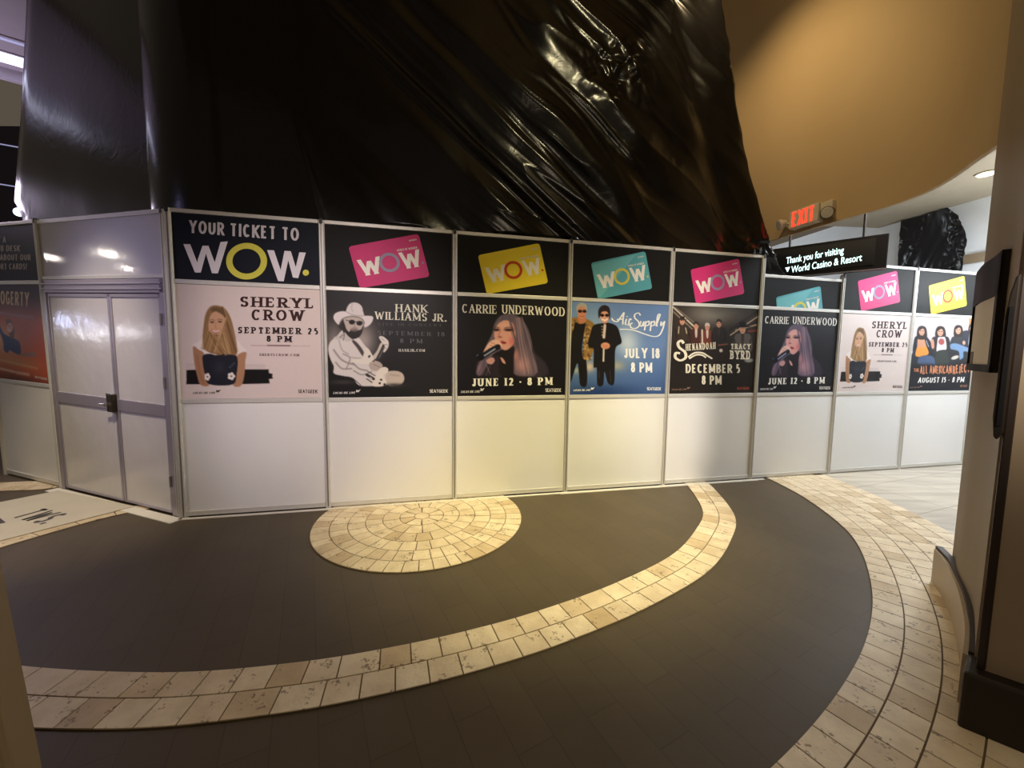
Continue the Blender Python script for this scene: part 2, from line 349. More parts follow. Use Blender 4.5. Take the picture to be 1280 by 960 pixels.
def art_crow():
    a = Art([(209, 351.6), (400.3, 361), (403.5, 498.5), (219.7, 501)], (200, 340, 5.332), (226, 210, 205))
    a.grain(1.2)
    for y in (622, 634, 645): a.line([(140, y), (690, y)], 3, (150, 135, 130), 4, alpha=.45)
    a.poly([(142, 660), (300, 655), (560, 655), (714, 655), (716, 680), (742, 686), (738, 704), (745, 715), (716, 722), (722, 750), (560, 755), (300, 757), (142, 757)], (28, 25, 26), 6, False)
    a.poly([(180, 496), (230, 462), (262, 436), (300, 430), (420, 430), (478, 436), (522, 490), (558, 535), (490, 560), (300, 560), (255, 545)], (238, 224, 220), 6)
    a.poly([(186, 500), (225, 520), (262, 545), (262, 610), (275, 690), (300, 765), (240, 760), (215, 690), (196, 610)], (176, 130, 98), 7)
    a.poly([(556, 537), (552, 600), (546, 690), (524, 765), (470, 766), (486, 700), (500, 630), (492, 562)], (180, 134, 102), 7)
    a.line([(215, 560), (235, 680), (265, 750)], 14, (150, 104, 78), 16, alpha=.6)
    a.poly([(255, 562), (300, 548), (345, 558), (380, 548), (425, 542), (482, 556), (500, 600), (492, 680), (466, 757), (305, 757), (272, 690), (256, 615)], (36, 37, 46), 7)
    a.glow(370, 640, 60, 60, (56, 58, 70), .6)
    a.poly([(345, 215), (300, 228), (270, 280), (258, 360), (252, 440), (262, 510), (300, 540), (345, 552), (372, 558), (420, 548), (488, 556), (492, 490), (472, 390), (446, 300), (405, 236)], (142, 108, 72), 8)
    a.hair((345, 225), (272, 520), 16, 32, 6, [(196, 160, 112), (112, 80, 52), (170, 134, 90)], 12)
    a.hair((375, 230), (458, 545), 20, 42, 6, [(190, 150, 104), (106, 76, 50), (206, 172, 126)], 14)
    a.poly([(318, 262), (300, 300), (292, 350), (300, 400), (330, 432), (352, 440), (378, 428), (402, 396), (410, 350), (404, 300), (378, 262)], (206, 160, 126), 7)
    a.glow(345, 425, 46, 18, (120, 78, 56), .8)
    a.poly([(318, 262), (302, 285), (340, 256), (395, 285), (405, 300), (385, 240), (340, 226), (308, 240)], (112, 86, 60), 9)
    for x, y in ((318, 331), (373, 328)):
        a.ell(x, y, 13, 5, (56, 40, 36), 5); a.line([(x-18, y-12), (x, y-17), (x+18, y-12)], 4, (120, 86, 62), 5)
    a.line([(345, 335), (338, 366), (352, 372)], 4, (170, 120, 92), 5)
    a.line([(318, 385), (345, 402), (376, 384)], 12, (170, 92, 84), 5); a.line([(323, 388), (345, 398), (371, 387)], 6, (246, 234, 228), 3)
    a.glow(318, 372, 18, 14, (222, 152, 126), .5); a.glow(388, 368, 16, 14, (222, 152, 126), .5)
    a.hair((420, 300), (350, 540), 9, 14, 5, [(200, 164, 116), (150, 114, 76)], 10, .8)
    a.hair((300, 400), (400, 540), 9, 20, 5, [(186, 148, 102), (120, 88, 58)], 10, .8)
    for cx, cy, w in ((455, 702, 1), (288, 706, .8)):
        for k in range(5): a.ell(cx+15*w*math.cos(k*1.257), cy+15*math.sin(k*1.257), 12*w, 12, (236, 226, 220), 4)
        a.ell(cx, cy, 6, 6, (70, 40, 44), 4)
    for k in range(3): a.ell(445+14*k, 640-12*k, 8, 6, (70, 78, 92), 5)
    a.line([(590, 491), (1000, 496)], 3, (150, 128, 122), 3); a.line([(705, 492), (860, 494)], 6, (90, 62, 60), 4)
    D = (62, 34, 36)
    a.text('title_lettering', 'SHERYL', 'slab', 514, 224, 1027, 240, 70, D)
    a.text('title_lettering', 'CROW', 'slab', 594, 318, 958, 325, 74, D)
    a.text('date_lettering', 'SEPTEMBER 25', 'slabb', 500, 408, 1056, 418, 44, (48, 34, 38))
    a.text('date_lettering', '8 PM', 'slabb', 699, 466, 873, 470, 42, (48, 34, 38))
    a.text('web_lettering', 'SHERYLCROW.COM', 'slabb', 650, 562, 925, 566, 16, (120, 96, 92))
    a.foot(190, 823, 345, 14, 918, 815, 1050, 24, (66, 56, 56))
    return a
def art_hank():
    a = Art([(408.1, 362.3), (564.4, 369.7), (563.8, 496), (412.2, 497.2)], (410, 370, 7.68), (34, 33, 34))
    a.glow(330, 430, 190, 260, (178, 164, 158), .95); a.glow(60, 420, 130, 260, (150, 138, 134), .8)
    a.poly([(0, 960), (0, 560), (40, 640), (60, 740), (240, 790), (420, 880), (760, 900), (760, 960)], (30, 29, 29), 40)
    a.glow(150, 830, 160, 30, (70, 66, 64), .8)
    W, G, K = (226, 218, 214), (150, 140, 136), (44, 40, 40)
    # shirt
    a.poly([(150, 330), (90, 385), (25, 445), (8, 520), (30, 610), (62, 680), (62, 745), (150, 770), (240, 790), (300, 860), (420, 870), (560, 860), (600, 800), (520, 700), (430, 640), (420, 560), (350, 470), (290, 400), (220, 420)], W, 9)
    a.line([(60, 520), (120, 600), (180, 640), (250, 660)], 14, G, 14); a.line([(150, 560), (215, 600), (180, 700)], 10, G, 10)
    a.line([(110, 430), (140, 520), (200, 560)], 10, (176, 166, 162), 10); a.line([(80, 640), (140, 700), (230, 700)], 12, G, 12)
    a.line([(240, 640), (300, 700), (380, 720)], 12, G, 10); a.line([(250, 720), (330, 760), (420, 730)], 10, G, 10)
    a.line([(215, 590), (320, 600), (340, 560)], 8, (170, 160, 156), 8)
    a.poly([(150, 345), (110, 380), (60, 400), (90, 420), (150, 420), (185, 440), (235, 425), (215, 400)], (206, 198, 194), 8)
    a.line([(118, 400), (160, 370), (150, 425)], 8, (110, 102, 100), 8)
    a.poly([(250, 425), (300, 470), (345, 540), (335, 580), (280, 500), (235, 440)], (80, 70, 68), 8)
    # knee, trousers
    a.poly([(560, 740), (640, 722), (710, 745), (730, 800), (700, 850), (600, 870), (560, 830)], (206, 190, 176), 10)
    a.glow(640, 860, 120, 26, (60, 56, 54), .9); a.line([(600, 760), (680, 770)], 14, (180, 164, 150), 16)
    # head
    a.poly([(140, 215), (120, 260), (105, 300), (140, 330), (160, 360), (180, 250)], (58, 50, 48), 9)
    a.poly([(160, 200), (170, 290), (190, 350), (235, 380), (290, 370), (330, 310), (345, 240), (340, 205)], (196, 180, 172), 8)
    a.poly([(145, 225), (160, 280), (180, 320), (205, 345), (225, 320), (255, 318), (285, 330), (320, 320), (338, 285), (330, 350), (300, 395), (250, 415), (215, 400), (175, 360), (145, 300)], K, 8)
    a.ell(256, 322, 36, 20, (150, 134, 128), 12); a.line([(232, 335), (258, 330), (284, 336)], 7, (74, 62, 60), 5)
    a.line([(262, 262), (255, 300), (272, 306)], 6, (150, 132, 126), 7)
    for x, y in ((232, 251), (304, 262)): a.ell(x, y, 29, 23, (22, 20, 22), 6)
    a.line([(175, 232), (250, 244), (335, 250)], 6, K, 5)
    # hat
    a.poly([(180, 200), (176, 140), (200, 85), (240, 60), (290, 68), (325, 100), (338, 150), (345, 205), (260, 190)], (224, 214, 214), 6)
    a.poly([(70, 240), (56, 200), (75, 165), (130, 145), (180, 150), (250, 180), (330, 190), (400, 190), (434, 205), (420, 255), (385, 290), (350, 300), (346, 250), (320, 215), (240, 195), (170, 205), (130, 240), (105, 275)], (230, 220, 220), 6)
    a.line([(115, 262), (150, 215), (230, 195), (320, 215), (352, 262)], 9, (120, 110, 108), 9); a.line([(182, 155), (255, 185), (340, 192)], 7, (168, 156, 154), 7)
    a.line([(236, 70), (226, 110), (240, 150)], 10, (196, 184, 184), 14)
    # guitar
    a.poly([(360, 500), (390, 510), (420, 560), (440, 590), (440, 640), (380, 660), (300, 650), (240, 640), (235, 620), (320, 600), (345, 560)], (236, 228, 216), 7)
    a.poly([(430, 590), (470, 530), (510, 450), (545, 470), (520, 540), (480, 610)], (214, 204, 194), 7); a.line([(470, 610), (505, 540), (535, 475)], 22, (58, 50, 48), 8)
    a.poly([(490, 395), (520, 388), (555, 410), (582, 445), (575, 500), (545, 540), (530, 540), (545, 490), (530, 460), (505, 430)], (232, 224, 218), 6)
    for q in ([(510, 410), (540, 430)], [(540, 470), (570, 470)], [(535, 500), (560, 505)]): a.line(q, 5, (140, 128, 124), 5)
    a.poly([(395, 660), (440, 625), (500, 640), (525, 680), (480, 720), (420, 715)], (190, 174, 164), 7); a.line([(440, 660), (500, 690)], 5, (120, 106, 100), 5)
    a.poly([(470, 740), (500, 700), (545, 685), (578, 705), (570, 740), (530, 770), (560, 830), (520, 870), (440, 870), (430, 830)], (240, 230, 216), 7)
    for x, y in ((510, 808), (497, 842), (543, 853)): a.ell(x, y, 11, 11, (40, 36, 36), 5)
    a.ell(398, 583, 10, 14, K, 5, 30); a.ell(438, 628, 8, 8, K, 5)
    a.line([(375, 760), (440, 800)], 26, (60, 54, 52), 5); a.line([(385, 730), (455, 770)], 8, (70, 64, 60), 4); a.line([(375, 800), (425, 835)], 9, K, 4)
    a.line([(245, 795), (320, 860)], 6, K, 5); a.ell(410, 795, 16, 12, (200, 190, 184), 4, 30)
    f = lambda x, y: ((x/6.4-10)*7.68, (y/6.4-10)*7.68)
    def T(n, t, sty, ax, ay, bx, by, h, c): a.text(n, t, sty, *f(ax, ay), *f(bx, by), h*1.2, c)
    C = (236, 232, 214)
    T('title_lettering', 'HANK', 'rom', 604, 190, 858, 198, 62, C); T('title_lettering', 'WILLIAMS JR.', 'rom', 440, 250, 1008, 272, 62, C)
    T('subtitle_lettering', 'LIVE IN CONCERT', 'romw', 470, 300, 970, 310, 20, (92, 90, 92))
    T('date_lettering', 'SEPTEMBER 18', 'romw', 462, 376, 992, 390, 32, (110, 108, 112)); T('date_lettering', '8 PM', 'romw', 640, 442, 815, 446, 34, (116, 114, 118))
    T('web_lettering', 'HANKJR.COM', 'romb', 628, 512, 836, 514, 22, (206, 202, 196))
    ax, ay = f(112, 850); bx, _ = f(285, 848); cx, cy = f(872, 842); dx, _ = f(1016, 842)
    a.foot(ax, ay, bx, 20, cx, cy, dx, 32, (232, 230, 226))
    return a
def art_carrie():
    a = Art([(571.7, 370.2), (709.2, 375.3), (704.5, 494.4), (571.7, 495.6)], (560, 360, 6.4), (24, 22, 28))
    a.poly([(660, 530), (740, 570), (780, 620), (790, 700), (640, 715)], (50, 44, 58), 26)
    a.poly([(310, 560), (260, 600), (225, 690), (300, 710), (430, 712), (430, 560)], (44, 36, 48), 16)
    a.poly([(470, 206), (410, 228), (368, 290), (345, 380), (310, 450), (280, 520), (240, 620), (224, 690), (260, 700), (320, 600), (380, 520), (520, 480), (512, 560), (520, 690), (640, 712), (700, 690), (702, 620), (668, 540), (664, 440), (640, 340), (600, 268), (540, 216)], (96, 84, 104), 12)
    a.glow(590, 620, 90, 90, (196, 140, 150), .9); a.glow(540, 540, 30, 60, (206, 130, 132), .8); a.glow(250, 650, 30, 60, (150, 110, 138), .8)
    a.glow(600, 420, 44, 130, (54, 48, 66), .85)
    a.hair((560, 240), (640, 690), 26, 60, 6, [(120, 104, 124), (190, 150, 158), (70, 60, 80), (150, 120, 136)], 14, .45)
    a.hair((430, 240), (250, 690), 14, 22, 6, [(130, 112, 130), (80, 66, 88)], 12, .4)
    a.poly([(430, 500), (520, 470), (520, 560), (510, 700), (410, 700), (410, 560)], (30, 25, 32), 16)
    a.poly([(450, 260), (405, 285), (372, 335), (366, 395), (392, 450), (430, 494), (466, 500), (510, 462), (534, 400), (532, 330), (505, 275)], (214, 156, 150), 9)
    a.glow(505, 430, 34, 50, (206, 104, 112), .8); a.glow(520, 330, 24, 60, (140, 96, 104), .7); a.glow(440, 300, 60, 30, (226, 176, 168), .6)
    a.hair((480, 215), (545, 480), 8, 12, 6, [(110, 94, 112), (80, 68, 86)], 8, .7)
    for x, y, r in ((384, 336, 24), (482, 336, 34)):
        a.ell(x, y+2, r, 11, (52, 34, 44), 10); a.line([(x-r, y-12), (x, y-20), (x+r, y-12)], 6, (92, 62, 68), 6)
    a.line([(418, 340), (402, 386), (424, 398)], 6, (172, 110, 110), 7); a.ell(412, 396, 16, 6, (150, 84, 88), 6)
    a.ell(436, 440, 26, 12, (168, 62, 74), 6, 10); a.line([(414, 438), (458, 444)], 5, (80, 26, 36), 4)
    a.poly([(275, 530), (310, 460), (345, 425), (385, 415), (420, 440), (425, 472), (395, 486), (350, 480), (320, 520), (290, 550)], (228, 180, 172), 8)
    for q in ([(340, 440), (390, 462)], [(330, 462), (380, 478)], [(315, 490), (350, 495)]): a.line(q, 4, (176, 120, 118), 4)
    a.poly([(305, 580), (350, 560), (370, 585), (345, 615), (310, 605)], (196, 146, 150), 8)
    a.poly([(415, 560), (440, 575), (455, 610), (430, 600)], (206, 150, 146), 6)
    a.line([(395, 476), (340, 505), (250, 566)], 44, (26, 26, 38), 6, False); a.line([(372, 492), (286, 548)], 9, (170, 180, 216), 6, False); a.ell(258, 560, 28, 26, (14, 14, 24), 6)
    a.line([(238, 540), (225, 548)], 5, (90, 110, 170), 4)
    a.line([(300, 610), (330, 690)], 5, (120, 104, 118), 6); a.line([(330, 630), (300, 700)], 4, (110, 92, 108), 5)
    C = (234, 230, 224)
    a.text('title_lettering', 'CARRIE', 'rom', 112, 200, 388, 208, 70, C); a.text('title_lettering', 'UNDERWOOD', 'rom', 430, 205, 934, 224, 72, C)
    a.text('date_lettering', 'JUNE 12 \u2022 8 PM', 'romb', 190, 790, 826, 780, 60, (240, 238, 230))
    a.foot(103, 843, 250, 18, 770, 836, 893, 28, (230, 228, 226))
    return a
def art_supply():
    a = Art([(715.6, 375.1), (836.7, 379.2), (830.7, 492.2), (711.3, 493.7)], (700, 360, 6.62), (108, 138, 184))
    a.C += ((np.array((54, 80, 130))-a.C)*np.clip((a.v-.45)*1.5, 0, .9)[..., None])
    a.glow(560, 440, 130, 170, (206, 216, 226), .85); a.glow(300, 300, 200, 200, (150, 176, 206), .6)
    a.glow(470, 640, 90, 60, (170, 164, 140), .8); a.glow(240, 650, 60, 60, (214, 186, 160), .9); a.glow(130, 680, 40, 40, (190, 190, 160), .7)
    a.glow(330, 860, 400, 80, (34, 56, 104), .9)
    K = (24, 21, 22)
    def mottle(n, x0, x1, y0, y1, cols):
        for i in range(n): a.ell(a.rng.uniform(x0, x1), a.rng.uniform(y0, y1), 9, 6, cols[i % len(cols)], 6, a.rng.uniform(0, 180), .8)
    a.poly([(130, 234), (92, 252), (88, 330), (90, 420), (120, 380), (200, 360), (182, 570), (215, 590), (240, 595), (276, 500), (266, 380), (284, 292), (215, 246)], (142, 108, 62), 7)
    mottle(46, 190, 274, 300, 590, [(74, 52, 30), (196, 160, 100)]); mottle(14, 94, 130, 250, 380, [(74, 52, 30), (196, 160, 100)])
    a.poly([(128, 276), (165, 292), (212, 276), (196, 380), (180, 500), (190, 580), (216, 610), (216, 800), (164, 805), (152, 700), (140, 620), (104, 720), (84, 770), (84, 560), (96, 400), (112, 330)], K, 7)
    a.poly([(150, 226), (165, 285), (210, 278), (214, 236)], (186, 120, 92), 6)
    a.ell(183, 190, 36, 56, (206, 136, 106), 6); a.poly([(142, 190), (140, 140), (180, 112), (222, 132), (224, 186), (212, 160), (180, 146), (152, 160)], (172, 164, 160), 7)
    for x in (168, 204): a.ell(x, 184, 17, 13, (30, 20, 22), 5)
    a.line([(166, 222), (185, 228), (204, 222)], 6, (150, 80, 70), 5); a.line([(186, 190), (184, 210)], 5, (180, 106, 82), 5)
    a.poly([(338, 284), (275, 304), (248, 380), (230, 446), (240, 490), (276, 500), (274, 650), (300, 662), (304, 800), (352, 800), (364, 690), (392, 786), (440, 795), (450, 660), (458, 494), (508, 448), (500, 390), (472, 310), (410, 280)], K, 7)
    a.line([(372, 300), (362, 400)], 22, (208, 190, 186), 7); a.line([(360, 500), (356, 600)], 13, (220, 206, 200), 6)
    for y in range(310, 400, 24): a.ell(348, y, 5, 5, (190, 160, 110), 4)
    a.ell(374, 472, 38, 28, (212, 146, 116), 7); a.line([(350, 466), (396, 476)], 4, (150, 92, 72), 4); a.line([(356, 484), (392, 492)], 4, (150, 92, 72), 4)
    a.poly([(322, 240), (318, 180), (340, 142), (375, 130), (408, 150), (418, 200), (410, 250), (395, 210), (345, 210)], (42, 34, 36), 7)
    a.ell(370, 228, 36, 56, (218, 158, 130), 6); a.poly([(330, 215), (340, 175), (375, 162), (405, 180), (410, 215), (390, 185), (352, 186)], (42, 34, 36), 7)
    for x in (350, 390): a.ell(x, 216, 17, 13, (26, 18, 22), 5)
    a.line([(350, 248), (370, 258), (392, 248)], 9, (246, 236, 230), 4)
    a.line([(410, 680), (418, 780)], 6, (60, 54, 54), 6); a.line([(320, 690), (322, 740)], 6, (64, 58, 58), 8)
    W = (240, 240, 238)
    a.pen('title_lettering', [[(428, 240), (446, 262), (476, 266), (502, 232), (532, 190)], [(532, 190), (523, 240), (520, 292)], [(470, 250), (528, 246)], [(552, 244), (541, 284), (553, 294)], [(556, 222), (558, 228)], [(566, 300), (578, 246), (594, 252)],
        [(668, 214), (652, 194), (622, 206), (621, 236), (650, 266), (656, 300), (626, 324), (590, 318), (582, 290), (602, 278)], [(672, 262), (662, 294), (678, 304), (696, 268), (691, 306)], [(713, 262), (700, 340)], [(711, 276), (736, 262), (738, 290), (708, 304)],
        [(759, 262), (748, 345)], [(758, 276), (783, 262), (783, 292), (752, 304)], [(796, 304), (826, 226), (832, 204), (814, 212), (802, 290), (812, 304)], [(842, 264), (839, 298), (866, 268)], [(870, 260), (852, 330), (820, 382), (770, 390), (700, 370), (600, 337), (495, 332)]], 13, W, 8)
    a.text('date_lettering', 'JULY 18', 'sans', 528, 574, 826, 576, 86, W); a.text('date_lettering', '8 PM', 'sans', 584, 694, 762, 696, 84, W)
    a.foot(105, 855, 245, 16, 716, 846, 833, 26, W)
    return a
def art_shenandoah():
    a = Art([(842.3, 380.2), (948.2, 384.2), (942.1, 490.5), (836.5, 490.9)], (825, 370, 7.385), (48, 41, 36))
    a.glow(500, 150, 330, 150, (132, 124, 114), .95); a.glow(520, 110, 160, 60, (90, 86, 80), .6)
    for q, w, c in (([(130, 90), (310, 260)], 14, (206, 192, 172)), ([(130, 130), (300, 290)], 8, (170, 150, 124)), ([(150, 90), (330, 240)], 5, (150, 136, 118)), ([(120, 170), (190, 260)], 16, (60, 44, 34)),
                    ([(905, 120), (640, 300)], 20, (44, 38, 36)), ([(905, 170), (650, 345)], 10, (196, 172, 144)), ([(890, 250), (700, 300)], 12, (180, 150, 124)), ([(905, 215), (780, 260)], 16, (50, 42, 40)), ([(905, 300), (820, 310)], 20, (120, 60, 48))): a.line(q, w, c, 8, False)
    a.poly([(115, 640), (120, 430), (250, 380), (500, 390), (640, 440), (870, 430), (866, 640)], (44, 34, 30), 40)
    S = (206, 150, 122)
    for hx, hy, r, col, hat in ((210, 218, 26, (58, 46, 36), 1), (336, 262, 25, (70, 40, 32), 0), (438, 272, 24, (110, 54, 42), 0), (544, 240, 26, (44, 38, 38), 0), (762, 290, 32, (92, 84, 80), 2)):
        w = r*2.5
        a.poly([(hx-r*.7, hy+r*1.2), (hx-w*.9, hy+r*2), (hx-w, hy+r*6.5), (hx+w, hy+r*6.5), (hx+w*.95, hy+r*2), (hx+r*.7, hy+r*1.2)], col, 8)
        a.line([(hx-w*.95, hy+r*3), (hx-w*.8, hy+r*6)], 10, (34, 28, 26), 8); a.line([(hx+w*.95, hy+r*3), (hx+w*.8, hy+r*6)], 10, (34, 28, 26), 8)
        a.poly([(hx-r*.4, hy+r), (hx-r*.3, hy+r*4), (hx+r*.3, hy+r*4), (hx+r*.4, hy+r)], {336: (196, 180, 168), 438: (206, 190, 180)}.get(hx, (60, 50, 46)), 6)
        a.ell(hx, hy, r*.85, r*1.35, S, 6)
        a.line([(hx-r*.5, hy-r*.1), (hx-r*.2, hy-r*.1)], 5, (80, 48, 40), 4); a.line([(hx+r*.2, hy-r*.1), (hx+r*.5, hy-r*.1)], 5, (80, 48, 40), 4)
        a.line([(hx-r*.3, hy+r*.7), (hx+r*.3, hy+r*.7)], 5, (140, 76, 66), 4)
        if hat == 0: a.poly([(hx-r*.9, hy-r*.3), (hx-r*.7, hy-r*1.4), (hx, hy-r*1.7), (hx+r*.8, hy-r*1.3), (hx+r*.9, hy-r*.2), (hx, hy-r*.8)], {438: (196, 186, 176)}.get(hx, (52, 40, 36)), 6)
        else:
            k = r*(1 if hat == 1 else 1.25)
            a.poly([(hx-k*1.7, hy-k*.6), (hx-k*.8, hy-k*.8), (hx-k*.7, hy-k*1.6), (hx, hy-k*1.75), (hx+k*.8, hy-k*1.6), (hx+k*.9, hy-k*.8), (hx+k*1.9, hy-k*.6), (hx, hy-k*.35)], (44, 34, 30) if hat == 1 else (24, 21, 22), 6)
    a.line([(180, 270), (175, 330)], 8, (206, 190, 160), 6); a.line([(240, 280), (250, 330)], 8, (206, 190, 160), 6)
    a.line([(390, 300), (392, 420)], 14, (214, 200, 186), 8); a.ell(563, 490, 16, 16, (206, 196, 184), 6); a.line([(540, 440), (620, 430)], 10, (150, 90, 70), 8)
    a.poly([(80, 900), (90, 560), (300, 560), (500, 590), (700, 575), (880, 600), (880, 900)], (38, 32, 28), 50)
    a.ell(820, 582, 40, 20, (150, 150, 146), 12)
    W = (234, 226, 202)
    a.pen('title_lettering', [[(222, 424), (200, 398), (170, 420), (182, 462), (232, 505), (238, 556), (190, 582), (146, 556), (150, 514), (188, 516)]], 26, W, 18)
    a.pen('title_lettering', [[(262, 552), (320, 512), (390, 512), (440, 540), (482, 566)], [(270, 566), (330, 532), (386, 532), (424, 556)]], 14, W, 14)
    a.text('title_lettering', 'HENANDOAH', 'romb', 240, 492, 512, 474, 62, W)
    a.text('guest_lettering', 'TRACY', 'slabb', 654, 476, 834, 478, 50, W); a.text('guest_lettering', 'BYRD', 'slabb', 648, 570, 832, 574, 82, W)
    a.text('date_lettering', 'DECEMBER 5', 'sans', 238, 700, 738, 702, 84, W); a.text('date_lettering', '8 PM', 'sans', 384, 808, 568, 810, 84, W)
    a.foot(110, 862, 245, 15, 710, 858, 822, 24, (150, 120, 100), (176, 90, 74))
    return a
def art_rejects():
    a = Art([(1145.4, 394.3), (1220.5, 398.5), (1210.2, 489), (1136.6, 488.6)], (1135, 385, 9.14), (206, 196, 200), 150, 150)
    a.poly([(700, 70), (790, 70), (790, 420), (690, 300)], (170, 120, 72), 10, False)
    a.poly([(0, 960), (40, 560), (100, 520), (250, 500), (480, 470), (620, 460), (790, 440), (790, 960)], (40, 42, 48), 24)
    K, S, J = (30, 28, 34), (212, 160, 134), (116, 146, 184)
    def man(x, y, r, hl):
        a.poly([(x-r*1.3, y+r*2.4*hl), (x-r*1.5, y), (x-r, y-r*1.4), (x, y-r*1.8), (x+r*1.1, y-r*1.3), (x+r*1.5, y+r*.2), (x+r*1.3, y+r*2.4*hl)], (46, 34, 32), 9)
        a.ell(x-2, y+2, r*.85, r*1.3, S, 7); a.poly([(x-r, y-r*.2), (x-r*.8, y-r*1.3), (x, y-r*1.6), (x+r, y-r*1.1), (x+r, y), (x+r*.3, y-r*.9)], (46, 34, 32), 7)
        for k in (-.4, .35): a.ell(x+k*r, y-r*.1, r*.22, r*.14, (60, 40, 40), 5)
        a.line([(x-r*.3, y+r*.75), (x+r*.3, y+r*.75)], 6, (150, 84, 76), 5)
    a.poly([(110, 320), (85, 400), (76, 490), (100, 540), (300, 560), (330, 520), (270, 380), (205, 310)], (34, 36, 48), 9)
    a.poly([(140, 330), (128, 420), (105, 540), (180, 555), (250, 520), (225, 430), (190, 325)], (228, 150, 66), 9); a.poly([(140, 330), (132, 440), (215, 430), (190, 325)], (206, 150, 120), 12)
    a.poly([(150, 560), (230, 540), (300, 560), (330, 650), (140, 640)], (74, 92, 126), 12); a.line([(225, 370), (250, 440)], 8, (180, 190, 210), 8)
    man(178, 262, 36, 1)
    a.poly([(300, 330), (280, 420), (300, 500), (335, 640), (450, 640), (490, 520), (480, 360), (430, 320)], (48, 44, 48), 9)
    a.poly([(360, 330), (345, 400), (340, 500), (400, 480), (445, 470), (440, 370), (420, 325)], (232, 222, 222), 8); a.ell(392, 385, 34, 38, (170, 84, 84), 9)
    a.poly([(335, 510), (400, 480), (450, 500), (470, 650), (330, 660)], (52, 58, 54), 12); a.poly([(276, 370), (305, 360), (312, 450), (285, 460)], (206, 150, 120), 8)
    man(382, 270, 38, .6)
    a.poly([(540, 320), (500, 350), (495, 440), (620, 460), (640, 430), (625, 320)], (52, 54, 60), 9); a.poly([(620, 280), (700, 270), (690, 440), (630, 440)], (44, 48, 60), 10)
    a.poly([(490, 420), (540, 405), (620, 430), (720, 480), (730, 520), (640, 500), (630, 570), (590, 590), (580, 500), (500, 470)], J, 10); a.ell(540, 570, 44, 20, (206, 196, 186), 9, -20)
    a.ell(640, 400, 16, 24, S, 8); man(580, 252, 34, .9)
    a.poly([(710, 290), (690, 430), (740, 430), (750, 300)], (220, 222, 230), 8); a.poly([(745, 270), (790, 270), (790, 500), (735, 460)], K, 9); man(735, 232, 30, .8)
    a.poly([(0, 960), (30, 680), (200, 640), (400, 660), (600, 620), (790, 640), (790, 960)], (28, 28, 34), 50)
    O = (214, 140, 100)
    a.text('title_lettering', 'THE', 'sans', 86, 726, 144, 730, 38, O)
    for base in words('ALL AMERICAN', 'sans', 156, 752, 500, 752, 88) + words('REJECTS', 'sans', 512, 760, 730, 736, 96):
        a.add('title_lettering', [[(x, y+7*math.sin(x*.11)+4*math.sin(x*.31)) for x, y in f] for f in base], O)
    a.text('date_lettering', 'AUGUST 15 - 8 PM', 'ital', 128, 856, 632, 856, 62, (238, 236, 234))
    a.foot(38, 915, 150, 14, 590, 912, 668, 26, (150, 120, 110), (176, 130, 110))
    return a
def art_fogerty():
    a = Art([(-9, 362), (48.2, 358), (61.8, 482.3), (-2, 487.5)], (0, 355, 7.385), (190, 84, 44), 120, 130)
    a.C += ((np.array((58, 44, 66))-a.C)*np.clip(1.25-a.v*3.4, 0, 1)[..., None])
    a.glow(60, 560, 210, 260, (228, 176, 132), .9); a.glow(400, 520, 90, 260, (176, 58, 24), .5); a.glow(150, 760, 260, 90, (206, 150, 96), .7); a.glow(200, 950, 400, 90, (90, 40, 30), .8)
    B = (36, 56, 110)
    a.poly([(-60, 330), (10, 325), (40, 420), (70, 490), (130, 520), (200, 560), (208, 680), (150, 670), (118, 655), (95, 685), (66, 660), (60, 560), (10, 430), (-60, 420)], B, 10)
    a.poly([(95, 390), (100, 350), (135, 355), (155, 410), (160, 480), (150, 530), (120, 500)], (110, 66, 54), 10)
    a.ell(122, 430, 26, 50, (228, 170, 146), 8, 10); a.line([(112, 455), (130, 460)], 7, (250, 236, 230), 5); a.ell(114, 415, 5, 4, (50, 36, 36), 4); a.ell(132, 414, 5, 4, (50, 36, 36), 4)
    a.poly([(200, 690), (270, 650), (310, 640), (345, 668), (300, 690), (250, 690)], (150, 110, 104), 12)
    a.line([(20, 296), (298, 310)], 26, (176, 140, 140), 16, alpha=.8); a.line([(10, 770), (340, 800)], 22, (226, 190, 140), 22, alpha=.5)
    a.line([(30, 868), (150, 876)], 30, (226, 196, 176), 14, alpha=.8); a.line([(180, 880), (270, 880)], 34, (226, 196, 176), 16, alpha=.7)
    a.text('title_lettering', 'FOGERTY', 'sans', 22, 216, 276, 216, 122, (224, 196, 164))
    a.text('ticket_logo', 'SEATGEEK', 'sansw', 330, 902, 428, 908, 24, (232, 210, 204))
    return a
# ---------------------------------------------------------------- materials
M = {}
M['alu'] = mat('brushed_aluminium', (.66, .64, .60), .42, .3, vscale=40)
M['alu_dark'] = mat('aluminium_slot', (.30, .28, .27), .5, .6)
M['cap'] = mat('black_cap', (.012, .012, .012), .5)
M['white'] = mat('white_laminate', (.80, .79, .78), .28, var=.015, vscale=2)
M['gloss_white'] = mat('glossy_white_panel', (.70, .69, .70), .09, var=.02, vscale=2, bump=(1.6, .25, .02))
M['door_film'] = mat('translucent_door_panel', (.66, .63, .62), .16, var=.03, vscale=2, bump=(3.0, .5, .02))
M['door_frame'] = mat('anodised_door_frame', (.42, .38, .44), .4, .5)
M['tan'] = mat('tan_wall_paint', (.42, .29, .145), .75, var=.03, vscale=1.5, bump=(220, .08, .002))
M['taupe'] = mat('taupe_wall_paint', (.30, .225, .145), .6, var=.03, vscale=1.5, bump=(220, .08, .002))
M['brown'] = mat('dark_brown_trim', (.022, .012, .008), .4)
M['plinth'] = mat('black_brown_plinth', (.012, .006, .004), .45)
